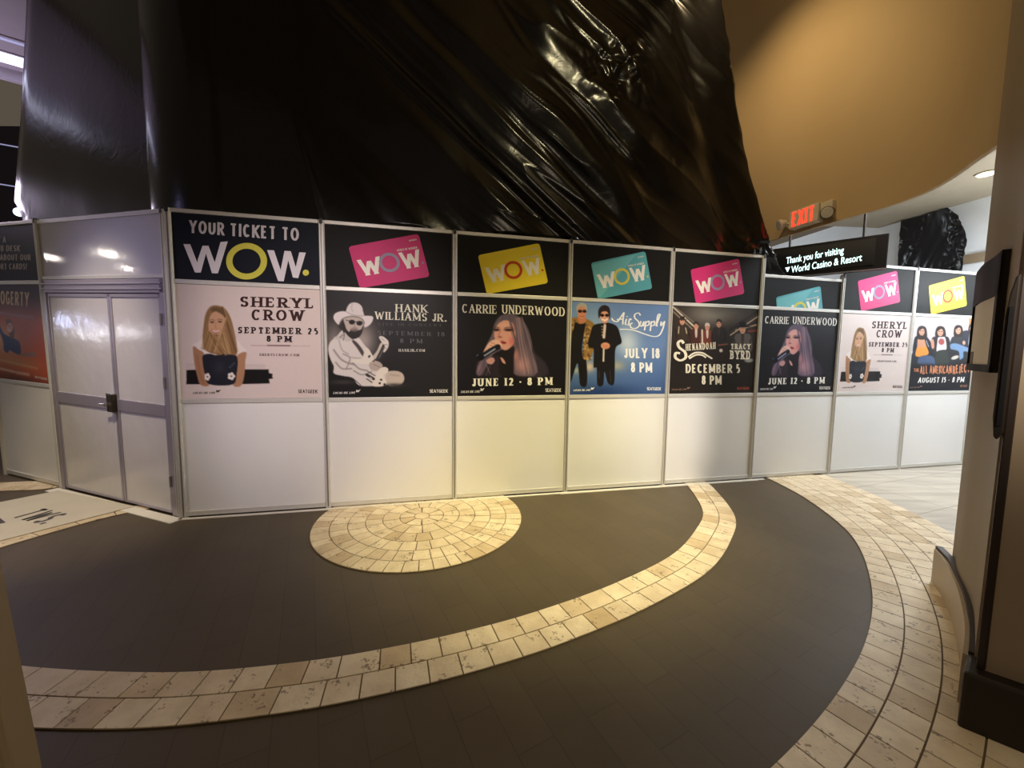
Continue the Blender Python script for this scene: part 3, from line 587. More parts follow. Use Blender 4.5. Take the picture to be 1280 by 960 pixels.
M['cream'] = mat('cream_ceiling_paint', (.42, .35, .25), .8)
M['wallwhite'] = mat('white_wall_paint', (.86, .88, .90), .8)
M['base'] = mat('beige_kick_panel', (.50, .40, .28), .42, vscale=3)
M['black'] = mat('black_plastic', (.008, .008, .009), .35)
M['frame'] = mat('dark_wood_frame', (.014, .009, .006), .6, spec=.25)
M['grout'] = mat('grout', (.16, .115, .07), .9)
M['strip'] = mat('white_threshold', (.82, .78, .70), .5)
M['matting'] = mat('off_white_mat', (.62, .57, .47), .55, var=.05, vscale=4)
M['ink'] = mat('grey_ink', (.07, .06, .06), .6)
M['navy'] = mat('charcoal_navy_print', (.011, .013, .020), .55, spec=.1)
M['char'] = mat('charcoal_print', (.012, .0115, .0115), .55, spec=.1)
M['purple'] = mat('deep_navy_print', (.016, .014, .034), .5, spec=.1)
M['lock'] = mat('dark_bronze_lock', (.075, .06, .045), .35, .7)
M['chrome'] = mat('bright_steel', (.7, .7, .7), .2, 1)
M['sign'] = mat('off_white_sign_box', (.55, .47, .36), .5)
M['exit'] = mat('lit_red_letters', (.8, .02, .01), .4, emit=(1, .045, .02), estr=1.1)
M['lens'] = mat('lamp_lens', (.5, .45, .38), .15)
M['ledtext'] = mat('led_letters', (.7, .9, .9), .4, emit=(.62, 1.0, .95), estr=1.5)
M['led'] = mat('blue_white_led', (.8, .85, 1), .4, emit=(.62, .70, 1), estr=2.2)
M['ledw'] = mat('cove_strip_glow', (.8, .85, 1), .4, emit=(.72, .74, 1), estr=1.2)
M['ledline'] = mat('dim_led_line', (.6, .6, .8), .4, emit=(.5, .52, .9), estr=.22)
M['can'] = mat('downlight_glow', (1, .9, .7), .4, emit=(1, .82, .5), estr=6)
M['violet'] = mat('grey_violet_ceiling', (.50, .44, .50), .8)
M['dark'] = mat('dark_far_wall', (.018, .014, .024), .7)
M['ochre'] = mat('ochre_column_paint', (.20, .135, .06), .7, var=.04, vscale=2)
M['print'] = (lambda m: m)(bpy.data.materials.new('printed_picture'))
def _print(m):
    m.use_nodes = True; nt = m.node_tree; b = nt.nodes['Principled BSDF']; b.inputs['Roughness'].default_value = .45; b.inputs['Specular IOR Level'].default_value = .2
    a = nt.nodes.new('ShaderNodeVertexColor'); a.layer_name = 'print'; nt.links.new(a.outputs[0], b.inputs['Base Color'])
_print(M['print'])
INK = {}
def ink(col):
    k = tuple(int(c) for c in col)
    if k not in INK: INK[k] = mat('print_ink_%02x%02x%02x' % k, tuple(float(x)*.9 for x in lin(k)), .5, spec=.2)
    return INK[k]
def stone_mat():
    m = bpy.data.materials.new('tumbled_travertine'); m.use_nodes = True; nt = m.node_tree; L = nt.links.new; b = nt.nodes['Principled BSDF']
    tc = nt.nodes.new('ShaderNodeTexCoord'); g = nt.nodes.new('ShaderNodeNewGeometry')
    r = nt.nodes.new('ShaderNodeValToRGB'); e = r.color_ramp.elements
    e[0].color = (.60, .455, .27, 1); e[1].color = (.86, .74, .54, 1); x = e.new(.22); x.color = (.76, .63, .44, 1)
    L(g.outputs['Random Per Island'], r.inputs[0])
    n = nt.nodes.new('ShaderNodeTexNoise'); n.inputs['Scale'].default_value = 9; n.inputs['Detail'].default_value = 8; L(tc.outputs['Object'], n.inputs[0])
    mx = nt.nodes.new('ShaderNodeMix'); mx.data_type = 'RGBA'; mx.blend_type = 'MULTIPLY'; mx.inputs[0].default_value = .45
    r2 = nt.nodes.new('ShaderNodeValToRGB'); r2.color_ramp.elements[0].position = .35; r2.color_ramp.elements[1].position = .65; r2.color_ramp.elements[0].color = (.62, .55, .46, 1)
    L(n.outputs['Fac'], r2.inputs[0]); L(r.outputs[0], mx.inputs[6]); L(r2.outputs[0], mx.inputs[7])
    p = nt.nodes.new('ShaderNodeTexNoise'); p.inputs['Scale'].default_value = 75; p.inputs['Detail'].default_value = 3; L(tc.outputs['Object'], p.inputs[0])
    p2 = nt.nodes.new('ShaderNodeTexNoise'); p2.inputs['Scale'].default_value = 11; L(tc.outputs['Object'], p2.inputs[0])
    ml = nt.nodes.new('ShaderNodeMath'); ml.operation = 'MULTIPLY'; L(p.outputs['Fac'], ml.inputs[0]); L(p2.outputs['Fac'], ml.inputs[1])
    r3 = nt.nodes.new('ShaderNodeValToRGB'); r3.color_ramp.elements[0].position = .345; r3.color_ramp.elements[1].position = .40
    r3.color_ramp.elements[0].color = (1, 1, 1, 1); r3.color_ramp.elements[1].color = (.22, .16, .10, 1); L(ml.outputs[0], r3.inputs[0])
    m2 = nt.nodes.new('ShaderNodeMix'); m2.data_type = 'RGBA'; m2.blend_type = 'MULTIPLY'; m2.inputs[0].default_value = .75
    L(mx.outputs[2], m2.inputs[6]); L(r3.outputs[0], m2.inputs[7]); L(m2.outputs[2], b.inputs['Base Color'])
    bp = nt.nodes.new('ShaderNodeBump'); bp.inputs['Strength'].default_value = .35; bp.inputs['Distance'].default_value = .006
    L(p.outputs['Fac'], bp.inputs['Height']); L(bp.outputs[0], b.inputs['Normal'])
    b.inputs['Roughness'].default_value = .42
    return m
M['stone'] = stone_mat()
def plank_mat():
    m = bpy.data.materials.new('dark_brown_floor'); m.use_nodes = True; nt = m.node_tree; L = nt.links.new; b = nt.nodes['Principled BSDF']
    tc = nt.nodes.new('ShaderNodeTexCoord'); mp = nt.nodes.new('ShaderNodeMapping'); mp.inputs['Rotation'].default_value = (0, 0, math.radians(62)); L(tc.outputs['Object'], mp.inputs[0])
    br = nt.nodes.new('ShaderNodeTexBrick'); br.inputs['Scale'].default_value = 1; br.inputs['Brick Width'].default_value = .42; br.inputs['Row Height'].default_value = .15
    br.inputs['Mortar Size'].default_value = .0016; br.inputs['Mortar Smooth'].default_value = .3
    br.inputs['Color1'].default_value = (.098, .073, .042, 1); br.inputs['Color2'].default_value = (.088, .066, .038, 1); br.inputs['Mortar'].default_value = (.055, .040, .028, 1)
    L(mp.outputs[0], br.inputs[0])
    n = nt.nodes.new('ShaderNodeTexNoise'); n.inputs['Scale'].default_value = 2.2; n.inputs['Detail'].default_value = 6; L(tc.outputs['Object'], n.inputs[0])
    r = nt.nodes.new('ShaderNodeValToRGB'); r.color_ramp.elements[0].position = .3; r.color_ramp.elements[1].position = .75; r.color_ramp.elements[0].color = (.78, .76, .74, 1); L(n.outputs['Fac'], r.inputs[0])
    mx = nt.nodes.new('ShaderNodeMix'); mx.data_type = 'RGBA'; mx.blend_type = 'MULTIPLY'; mx.inputs[0].default_value = .8
    L(br.outputs[0], mx.inputs[6]); L(r.outputs[0], mx.inputs[7]); L(mx.outputs[2], b.inputs['Base Color']); b.inputs['Roughness'].default_value = .5; b.inputs['Specular IOR Level'].default_value = .35
    return m
M['planks'] = plank_mat()
def slab_mat():
    m = bpy.data.materials.new('pale_travertine_slabs'); m.use_nodes = True; nt = m.node_tree; L = nt.links.new; b = nt.nodes['Principled BSDF']
    tc = nt.nodes.new('ShaderNodeTexCoord'); mp = nt.nodes.new('ShaderNodeMapping'); mp.inputs['Rotation'].default_value = (0, 0, math.radians(-20)); L(tc.outputs['Object'], mp.inputs[0])
    br = nt.nodes.new('ShaderNodeTexBrick'); br.inputs['Scale'].default_value = 1; br.inputs['Brick Width'].default_value = .62; br.inputs['Row Height'].default_value = .62; br.offset = 0
    br.inputs['Mortar Size'].default_value = .004; br.inputs['Color1'].default_value = (.62, .56, .46, 1); br.inputs['Color2'].default_value = (.56, .51, .43, 1); br.inputs['Mortar'].default_value = (.30, .25, .18, 1)
    L(mp.outputs[0], br.inputs[0])
    mp2 = nt.nodes.new('ShaderNodeMapping'); mp2.inputs['Scale'].default_value = (1.2, 9, 1); mp2.inputs['Rotation'].default_value = (0, 0, math.radians(-20)); L(tc.outputs['Object'], mp2.inputs[0])
    n = nt.nodes.new('ShaderNodeTexNoise'); n.inputs['Scale'].default_value = 1.3; n.inputs['Detail'].default_value = 6; L(mp2.outputs[0], n.inputs[0])
    r = nt.nodes.new('ShaderNodeValToRGB'); r.color_ramp.elements[0].position = .35; r.color_ramp.elements[1].position = .62; r.color_ramp.elements[0].color = (.62, .60, .58, 1); L(n.outputs['Fac'], r.inputs[0])
    mx = nt.nodes.new('ShaderNodeMix'); mx.data_type = 'RGBA'; mx.blend_type = 'MULTIPLY'; mx.inputs[0].default_value = .7
    L(br.outputs[0], mx.inputs[6]); L(r.outputs[0], mx.inputs[7]); L(mx.outputs[2], b.inputs['Base Color']); b.inputs['Roughness'].default_value = .35
    return m
M['slabs'] = slab_mat()
def tarp_mat(col=(.004, .0036, .0034), rough=.19):
    m = bpy.data.materials.new('black_polythene'); m.use_nodes = True; nt = m.node_tree; L = nt.links.new; b = nt.nodes['Principled BSDF']
    b.inputs['Base Color'].default_value = (*col, 1); b.inputs['Roughness'].default_value = rough; b.inputs['Specular IOR Level'].default_value = .42
    tc = nt.nodes.new('ShaderNodeTexCoord'); n = nt.nodes.new('ShaderNodeTexNoise'); n.inputs['Scale'].default_value = 7; n.inputs['Detail'].default_value = 5; n.inputs['Distortion'].default_value = 1.2
    L(tc.outputs['Object'], n.inputs[0]); bp = nt.nodes.new('ShaderNodeBump'); bp.inputs['Strength'].default_value = .06; bp.inputs['Distance'].default_value = .03
    L(n.outputs['Fac'], bp.inputs['Height']); L(bp.outputs[0], b.inputs['Normal'])
    return m
M['tarp'] = tarp_mat()
M['tarp_small'] = tarp_mat((.012, .012, .014), .30)
# ---------------------------------------------------------------- partition frame of reference
H, BAY = 2.44, 1.0894
P1 = np.array((-2.6528, 3.0358)); DW = np.array((math.cos(.2173), math.sin(.2173))); NW = np.array((DW[1], -DW[0]))      # NW points to the room
DL = 1.8353; DD = np.array((.9384, -.3455)); ND = np.array((DD[1], -DD[0])); ND = np.array((-.3455, -.9384))
def wall(s, z, off=0):
    p = P1+DW*s+NW*off; return Vector((p[0], p[1], z))
def door(s, z, off=0):
    """s runs from the corner (0) back along the door section (negative); the line climbs a little away from the corner"""
    p = P1+DD*s*(1+.045*max(0, z)/2.5)+ND*off; return Vector((p[0], p[1], z*(1+.045*(-s)/DL)))
ZL, ZM = .9534, 1.893
# ---------------------------------------------------------------- setting: floor
def spline(pts, step):
    P = smooth_pts(pts, False, 30); d = np.concatenate([[0], np.cumsum(np.hypot(*np.diff(P, axis=0).T))])
    n = max(2, int(round(d[-1]/step))); t = np.linspace(0, d[-1], n+1)
    return np.stack([np.interp(t, d, P[:, 0]), np.interp(t, d, P[:, 1])], 1)
def normals(P):
    T = np.gradient(P, axis=0); T /= np.hypot(*T.T)[:, None]; return np.stack([T[:, 1], -T[:, 0]], 1)
m = MB(); m.poly([(-9, -3.2, 0), (9, -3.2, 0), (9, 9, 0), (-9, 9, 0)])
floor = m.build('floor', M['planks'], fix=False, **ST)
EDGE = [(2.70, 5.2), (2.84, 4.6), (2.888, 4.222), (2.862, 3.684), (2.72, 3.1), (2.52, 2.68), (2.15, 2.185), (1.764, 1.794), (1.341, 1.466), (.891, 1.185), (.4, .94), (-.2, .74)]
BANDIN = [(1.80, 4.5), (1.86, 4.1), (1.85, 3.9), (1.70, 3.31), (1.46, 2.93), (1.105, 2.534), (.62, 2.195), (.176, 1.955), (-.144, 1.815), (-.50, 1.692), (-.916, 1.588), (-1.441, 1.525), (-2.15, 1.555), (-2.9, 1.68)]
def tiles(mb, P0, P1_, per, z, gap=.003, jit=None):
    """one course of stones between two matched polylines"""
    n = len(P0)
    for i in range(0, n-1, per):
        j = min(i+per, n-1)
        a, b = P0[i:j+1], P1_[i:j+1]
        ln = np.hypot(*(a[-1]-a[0]))
        k = gap/max(ln, .02)
        a = a.copy(); b = b.copy()
        t0 = a[0]+(a[-1]-a[0])*k; t1 = a[-1]-(a[-1]-a[0])*k; a[0], a[-1] = t0, t1
        t0 = b[0]+(b[-1]-b[0])*k; t1 = b[-1]-(b[-1]-b[0])*k; b[0], b[-1] = t0, t1
        ww = b-a; l = np.hypot(*ww.T)[:, None]; a2 = a+ww/l*gap; b2 = b-ww/l*gap
        q = [(x, y, z) for x, y in a2]+[(x, y, z) for x, y in b2[::-1]]
        nn = len(q); lo = [(x, y, z-.006) for x, y, _ in q]
        mb.add(q+lo, [tuple(range(nn))]+[(i_, nn+i_, nn+(i_+1) % nn, (i_+1) % nn) for i_ in range(nn)])
def course_set(name, line, offs, step, per_list, z, parent, keep=lambda x, y: True, label=None):
    P = spline(line, step); N = normals(P)
    if (P[len(P)//2]+N[len(P)//2]-np.array((-.7, 3.4)))@N[len(P)//2] < 0: N = -N
    g = MB(); a, b = P+N*offs[0], P+N*offs[-1]
    for i in range(len(P)-1):
        if keep(*P[i]): g.poly([(*a[i], z-.004), (*a[i+1], z-.004), (*b[i+1], z-.004), (*b[i], z-.004)])
    o = g.build(name, M['grout'], parent, fix=True)
    t = MB(); rs = np.random.default_rng(3)
    for r in range(len(offs)-1):
        A, B = P+N*offs[r], P+N*offs[r+1]; i = int(rs.integers(0, 3))
        while i < len(P)-1:
            j = min(len(P)-1, i+per_list+int(rs.choice([0, 0, 0, 0, 1])))
            if j > i and keep(*P[i]) and keep(*P[j]): tiles(t, A[i:j+1], B[i:j+1], j-i, z)
            i = j
    t.build('stone_course', M['stone'], o, fix=True)
    return o
inroom = lambda x, y: (np.array((x, y))-P1)@NW > -.12
course_set('stone_band', BANDIN, [0, .125, .25], .033, 4, .008, floor, lambda x, y: inroom(x, y))
bw = MB()
Pb = spline(BANDIN, .033); Nb = normals(Pb); Nb = Nb if (Pb[60]+Nb[60]-np.array((-.7, 3.4)))@Nb[60] > 0 else -Nb
course_set('stone_border', EDGE, [0, .125, .25, .375, .50, .63, .76], .02, 6, .008, floor, lambda x, y: inroom(x, y))
Pe = spline(EDGE, .05); Ne = normals(Pe); Ne = Ne if (Pe[20]+Ne[20]-np.array((-.7, 3.4)))@Ne[20] > 0 else -Ne
e = MB()
for i in range(len(Pe)-1):
    a, b = Pe[i]+Ne[i]*.74, Pe[i+1]+Ne[i+1]*.74; c, d = Pe[i+1]+Ne[i+1]*6, Pe[i]+Ne[i]*6
    if Pe[i][1] > 1.6: e.poly([(*a, .003), (*b, .003), (*c, .003), (*d, .003)])
e.build('pale_slab_floor', M['slabs'], floor)
# medallion
C = np.array((-.737, 3.111)); RAD = [.062, .178, .31, .44, .57, .70, .83]; CNT = [8, 13, 21, 30, 40, 50]
g = MB(); g.poly([(C[0]+.834*math.cos(t), C[1]+.834*math.sin(t), .004) for t in np.linspace(0, 2*math.pi, 96, False)])
med = g.build('stone_medallion', M['grout'], floor)
t = MB(); rs = np.random.default_rng(5)
t.prism([(C[0]+.058*math.cos(a), C[1]+.058*math.sin(a), .002) for a in np.linspace(0, 2*math.pi, 24, False)], (0, 0, .006))
for r in range(6):
    a0 = rs.uniform(0, 1)
    cuts = a0+np.cumsum(rs.uniform(.75, 1.25, CNT[r])); cuts = a0+(cuts-a0)/(cuts[-1]-a0)*2*math.pi; cuts = np.concatenate([[a0], cuts])
    for i in range(CNT[r]):
        th = np.linspace(cuts[i], cuts[i+1], 6)
        A = C+np.stack([np.cos(th), np.sin(th)], 1)*RAD[r]; B = C+np.stack([np.cos(th), np.sin(th)], 1)*RAD[r+1]
        tiles(t, A, B, 5, .008, .003)
t.build('stone_course', M['stone'], med)
# white strips along the foot of the partition, border stones by the door
t = MB()
for (f, s0, s1, o0, o1) in ((wall, -.02, 5.6, .03, .055), (wall, 3.2, 5.5, .05, .068), (door, -1.85, .03, .03, .12)):
    a, b, c, d = f(s0, 0, o0), f(s1, 0, o0), f(s1, 0, o1), f(s0, 0, o1)
    t.prism([(v.x, v.y, .001) for v in (a, b, c, d)], (0, 0, .008))
t.build('trim_1', M['strip'], **ST)
course_set('stone_border', [(-3.05, 3.25), (-3.25, 3.06), (-3.42, 2.72), (-3.62, 2.1)], [-.02, .13], .03, 7, .007, floor)
course_set('stone_border', [(-4.30, 3.85), (-4.50, 3.62), (-4.85, 3.55), (-5.6, 3.4)], [0, .14, .28], .03, 7, .007, floor)
# ---------------------------------------------------------------- setting: walls, ceilings
def curtain(mb, line, z0, z1, th, mi=0, side=1):
    """a wall of thickness th standing on a plan curve"""
    P = np.array(line, float); N = normals(P)*side; Q = P+N*th
    for i in range(len(P)-1):
        c = [P[i], P[i+1], Q[i+1], Q[i]]
        mb.hexa([(*v, z0) for v in c]+[(*v, z1) for v in c], mi)
FAS = spline([(1.9, 6.6), (2.45, 5.75), (2.76, 5.1), (2.91, 4.52), (3.01, 4.17), (3.14, 3.73), (3.235, 3.45), (3.25, 3.2), (3.19, 2.97), (3.05, 2.68), (2.91, 2.41), (2.645, 2.19)], .06)
def outward(line):
    P = np.array(line); N = normals(P); k = len(P)//2
    return 1 if (N[k]@(P[k]-np.array((-.3, 3.0)))) > 0 else -1
def shell(name, line, z0, z1, th, m, thin=True):
    """smooth curved wall as one closed strip"""
    P = np.array(line, float); N = normals(P)*outward(P); Q = P+N*th; n = len(P)
    mb = MB(); vs = [(*p, z0) for p in P]+[(*p, z1) for p in P]+[(*q, z1) for q in Q]+[(*q, z0) for q in Q]
    fs = []
    for r in range(4):
        for i in range(n-1): fs.append((r*n+i, r*n+i+1, ((r+1) % 4)*n+i+1, ((r+1) % 4)*n+i))
    fs += [(0, n, 2*n, 3*n), (n-1, 2*n-1, 3*n-1, 4*n-1)]
    mb.add(vs, fs); o = mb.build(name, m, **ST)
    o.data.polygons.foreach_set('use_smooth', [True]*len(o.data.polygons))
    md = o.modifiers.new('edges', 'EDGE_SPLIT'); md.split_angle = math.radians(40)
    return o
shell('wall_upper', FAS, 2.68, 6.6, .03, M['tan'])
RW = spline([(2.635, 2.205), (2.52, 2.095), (2.398, 1.973), (2.257, 1.813), (2.101, 1.655), (1.889, 1.472), (1.80, 1.40)], .03)
shell('wall_right', RW, 0, 6.6, .12, M['taupe'])
KB = spline([(2.588, 2.262), (2.50, 2.13), (2.40, 2.01), (2.245, 1.839), (2.031, 1.63), (1.907, 1.523), (1.79, 1.43)], .03)
shell('baseboard_right', KB, 0, .215, .05, M['base'])
CP = spline([(2.602, 2.268), (2.509, 2.121), (2.404, 1.999), (2.253, 1.829), (2.041, 1.622), (1.915, 1.513), (1.80, 1.42)], .03)
shell('trim_2', CP, .207, .232, .03, M['brown'])
# near pillar on the right
c0 = np.array((1.745, 1.345)); e1 = np.array((.77, -.64)); e2 = np.array((.81, .586))
def quad(o, a, b): return [o, o+e1*a, o+e1*a+e2*b, o+e2*b]
m = MB(); q = quad(c0, .9, .5); m.hexa([(*v, 0) for v in q]+[(*v, 6.6) for v in q]); m.build('wall_pillar', M['taupe'], **ST)
m = MB(); q = quad(c0-e1*.03-e2*.06, .95, .28); m.hexa([(*v, 0) for v in q]+[(*v, .225) for v in q]); m.build('baseboard_pillar', M['plinth'], bevel=.012, **ST)
m = MB(); q = quad(c0-e1*.004-e2*.006, .024, .024); m.hexa([(*v, .225) for v in q]+[(*v, 3.4) for v in q]); m.build('trim_3', M['brown'], bevel=.006, **ST)
# near column on the left
m = MB(); m.prism([(*v, 0) for v in [(-.91, .69), (-.935, .60), (-1.35, .60), (-1.35, 1.0), (-1.30, 1.0)]], (-.66, 0, 6.6)); m.build('wall_left', M['ochre'], bevel=.01, **ST)
# back wall and ceiling of the corridor beyond the partition
A = np.array((6.36, 6.77)); DB = np.array((.1656, -.9862)); NB = np.array((-.9862, -.1656))
def back(s, z, off=0):
    p = A+DB*s+NB*off; return Vector((p[0], p[1], z))
m = MB(); c = [back(-4.5, 0), back(4.5, 0), back(4.5, 0, -.12), back(-4.5, 0, -.12)]
m.hexa([(v.x, v.y, 0) for v in c]+[(v.x, v.y, 3.9) for v in c]); m.build('wall_back', M['wallwhite'], **ST)
m = MB(); c = [back(1.0, 0, .05), back(4.4, 0, .05), back(4.4, 0, 0), back(1.0, 0, 0)]
m.hexa([(v.x, v.y, 2.735) for v in c]+[(v.x, v.y, 2.86) for v in c]); m.build('trim_4', M['taupe'], **ST)
m = MB(); Q = FAS; cl = []
for i in range(len(Q)-1):
    m.hexa([(Q[i][0]+.05, Q[i][1], 3.62), (8, Q[i][1]+.4, 3.62), (8, Q[i+1][1]+.4, 3.62), (Q[i+1][0]+.05, Q[i+1][1], 3.62), (Q[i][0]+.05, Q[i][1], 3.7), (8, Q[i][1]+.4, 3.7), (8, Q[i+1][1]+.4, 3.7), (Q[i+1][0]+.05, Q[i+1][1], 3.7)])
m.build('ceiling_back', M['cream'], **ST)
m = MB(); m.box(-4.5, 3.6, -3.0, 6.7, 6.6, 6.7); m.build('ceiling', M['tan'], **ST)
# gaming hall glimpsed past the left edge of the sheeting
E0 = np.array((-6.75, 5.34)); ED = np.array((.815, .58)); EN = np.array((.58, -.815))
def hall(a, b, z): p = E0+ED*a+EN*b; return (p[0], p[1], z)
m = MB(); m.prism([hall(-3, 0, 5), hall(.9, 0, 5), hall(.9, 2.2, 5), hall(-3, 2.2, 5)], (0, 0, .15)); m.prism([hall(-3, 0, 4.86), hall(.9, 0, 4.86), hall(.9, .06, 4.86), hall(-3, .06, 4.86)], (0, 0, .16))
m.build('ceiling_left', M['violet'], **ST)
m = MB(); m.prism([(-12, 8.5, 0), (-4.6, 8.5, 0), (-4.6, 8.8, 0), (-12, 8.8, 0)], (0, 0, 6)); m.build('wall_far', M['dark'], **ST)
for k, (b0, b1, em, lb) in enumerate(((.24, .48, 'ledw', 'broad glowing blue white light strip on the far ceiling, left edge of the photo'), (.80, .85, 'ledline', 'thin dim light strip on the far ceiling, above the broad one'))):
    root = empty('ceiling_light', hall(-.5, (b0+b1)/2, 4.98), label=lb, cat='light', group='strip lights in the far hall')
    f = MB(); f.prism([hall(-2.8, b0-.03, 4.985), hall(.88, b0-.03, 4.985), hall(.88, b1+.03, 4.985), hall(-2.8, b1+.03, 4.985)], (0, 0, .013)); f.build('housing', M['violet'], root)
    f = MB(); f.prism([hall(-2.75, b0, 4.975), hall(.85, b0, 4.975), hall(.85, b1, 4.975), hall(-2.75, b1, 4.975)], (0, 0, .012)); f.build('diffuser', M[em], root); adopt(root)
# ---------------------------------------------------------------- partition: posts and bays
def post(f, s, z0, z1, off, label, group='aluminium posts of the white partition', wd=.046, cap=True, capdir=1):
    root = empty('partition_post', f(s, 0, off), label=label, cat='post', group=group)
    h = wd/2; b = MB()
    pr = [(-h, -.012), (-h, .012), (-h*.62, .026), (-h*.3, .026), (-h*.22, .018), (h*.22, .018), (h*.3, .026), (h*.62, .026), (h, .012), (h, -.012)]
    n = len(pr); P = []
    for z in (z0, z1): P += [f(s+a, z, off+o) for a, o in pr]
    b.add(P, [tuple(range(n)), tuple(range(n, 2*n))]+[(i, (i+1) % n, n+(i+1) % n, n+i) for i in range(n)])
    b.build('profile', M['alu'], root)
    b = MB(); P = [f(s+a, z, off+o) for z in (z0+.02, z1-.02) for a, o in ((-h*.2, .012), (h*.2, .012), (h*.2, .0195), (-h*.2, .0195))]
    b.hexa(P); b.build('slot', M['alu_dark'], root)
    if cap:
        b = MB(); P = [f(s+a, z, off+o) for z in (z1-.03, z1+.012) for a, o in ((-h*.55, -.01), (h*.55, -.01), (h*.55, .03), (-h*.55, .03))]
        b.hexa(P); b.build('cap', M['cap'], root, bevel=.003)
    adopt(root); return root
def bar(f, s0, s1, z0, z1, o0, o1):
    b = MB(); b.hexa([f(s, z, o) for z in (z0, z1) for s, o in ((s0, o0), (s1, o0), (s1, o1), (s0, o1))]); return b
HW = .024
def sheet(f, s0, s1, z0, z1, off, name, m, **t):
    b = MB(); b.hexa([f(s, z, o) for z in (z0, z1) for s, o in ((s0, off-.006), (s1, off-.006), (s1, off), (s0, off))]); return b.build(name, m, **t)
def bay(f, s0, s1, ztop, label, lower=True):
    root = empty('panel_bay', f((s0+s1)/2, 0, 0), label=label, cat='exhibition panel', group='bays of the white partition')
    for z, h in ((ztop-.012, .03), (ZM, .034), (ZL, .034), (.035, .04)):
        bar(f, s0+HW, s1-HW, z-h/2, z+h/2, -.012, .016).build('rail', M['alu'], root, bevel=.003)
    if lower: sheet(f, s0+HW-.004, s1-HW+.004, .05, ZL-.014, .006, 'infill_panel', M['white'], parent=root)
    sheet(f, s0+HW-.004, s1-HW+.004, ZL+.014, ztop-.02, -.004, 'backing_panel', M['white'], parent=root)
    adopt(root); return root
def clip_v(poly, vmax=1.0):
    out = []
    for i in range(len(poly)):
        a, b = poly[i-1], poly[i]
        if (a[1] <= vmax) != (b[1] <= vmax):
            t = (vmax-a[1])/(b[1]-a[1]); out.append((a[0]+(b[0]-a[0])*t, vmax))
        if b[1] <= vmax: out.append((b[0], b[1]))
    return out
def flat(f, rect, faces, off, name, m, parent):
    """print laid on a sheet: faces in the sheet's own 0..1 frame"""
    s0, s1, z0, z1 = rect; b = MB()
    many = isinstance(m, list); k = 0
    for mi, fc in enumerate(faces if many else [faces]):
        for q in fc:
            if len(q) > 2: k += 1; b.poly([f(s0+(s1-s0)*u, z1-(z1-z0)*v, off+.00005*(k % 8)+.0004*mi) for u, v in q], mi)
    if not b.f: return None
    return b.build(name, m, parent, fix=False)
CARD_TAG = [(.649, .274), (.931, .303)]
def wow(hm, box, faces_out, dot=True):
    pass
def header(f, s0, s1, z1, label, face, card=None, lines=None, cardcor=None, dark='char'):
    z0 = ZM+.017; rect = (s0+HW+.001, s1-HW-.001, z0+.002, z1-.030)
    o = sheet(f, rect[0], rect[1], rect[2], rect[3], .010, 'header_board', M[dark], label=label, cat='sign', group='dark header boards along the partition')
    if card:
        body, ring, edge = card  # edge: lighter tint for the drawn sheen
        h = np.linalg.inv(homog(cardcor)); asp = 1.55                    # card frame -> board frame
        def cm(pts): return clip_v([tuple(p) for p in hmap(h, np.array(pts, float))])
        def rr(a0, b0, a1, b1, r):
            P = []
            for cx, cy, t0 in ((a1-r, b0+r*asp, -90), (a1-r, b1-r*asp, 0), (a0+r, b1-r*asp, 90), (a0+r, b0+r*asp, 180)):
                P += [(cx+r*math.cos(math.radians(t0+k*18)), cy+r*asp*math.sin(math.radians(t0+k*18))) for k in range(6)]
            return P
        cd = flat(f, rect, [cm(rr(0, 0, 1, 1, .045))], .0108, 'card_picture', ink(body), o)
        if body[0] < 150: flat(f, rect, [cm([(.02, .06), (.84, .03), (.05, .96), (.01, .9)])], .0111, 'card_sheen', ink(edge), cd)  # diagonal sheen of the blue card, put in as a lighter ink
        def W(a0, b0, a1, b1): return [cm([(a0+(a1-a0)*u, b1-(b1-b0)*v) for u, v in q]) for q in text_faces('W', 'wow')]
        Lw = W(.07, .345, .385, .735)+W(.665, .345, .945, .735)
        Lt = [cm(q) for q in lay('WORLD OF WONDER', 'sansw', .65, .31, .935, .325, .05)]+[cm(q) for q in lay('MEMBER', 'sansw', .85, .135, .955, .135, .035)]
        nmem = len(lay('MEMBER', 'sansw', .85, .135, .955, .135, .035))
        flat(f, rect, [q for q in Lt[:len(Lt)-nmem] if len(q) > 2], .0115, 'tagline_lettering', ink((232, 222, 210)), cd)
        flat(f, rect, [q for q in Lt[len(Lt)-nmem:] if len(q) > 2], .0115, 'member_lettering', ink((232, 222, 210)), cd)
        rg = []
        n = 30
        for k in range(n):
            t0, t1 = 2*math.pi*k/n, 2*math.pi*(k+1)/n
            rg.append(cm([(.505+r*math.cos(t), .527+r*asp*math.sin(t)) for r, t in ((.145, t0), (.145, t1), (.102, t1), (.102, t0))]))
        rg.append(cm([(.955+.017*math.cos(k*.5236), .665+.017*asp*math.sin(k*.5236)) for k in range(12)]))
        flat(f, rect, [[q for q in Lw if len(q) > 2], [q for q in rg if len(q) > 2]], .0115, 'wow_logo', [ink((242, 236, 226)), ink(ring)], cd)
    for nm, fc, col in (lines or []): flat(f, rect, fc, .0112, nm, [ink(c) for c in col] if isinstance(col, list) else ink(col), o)
    return o
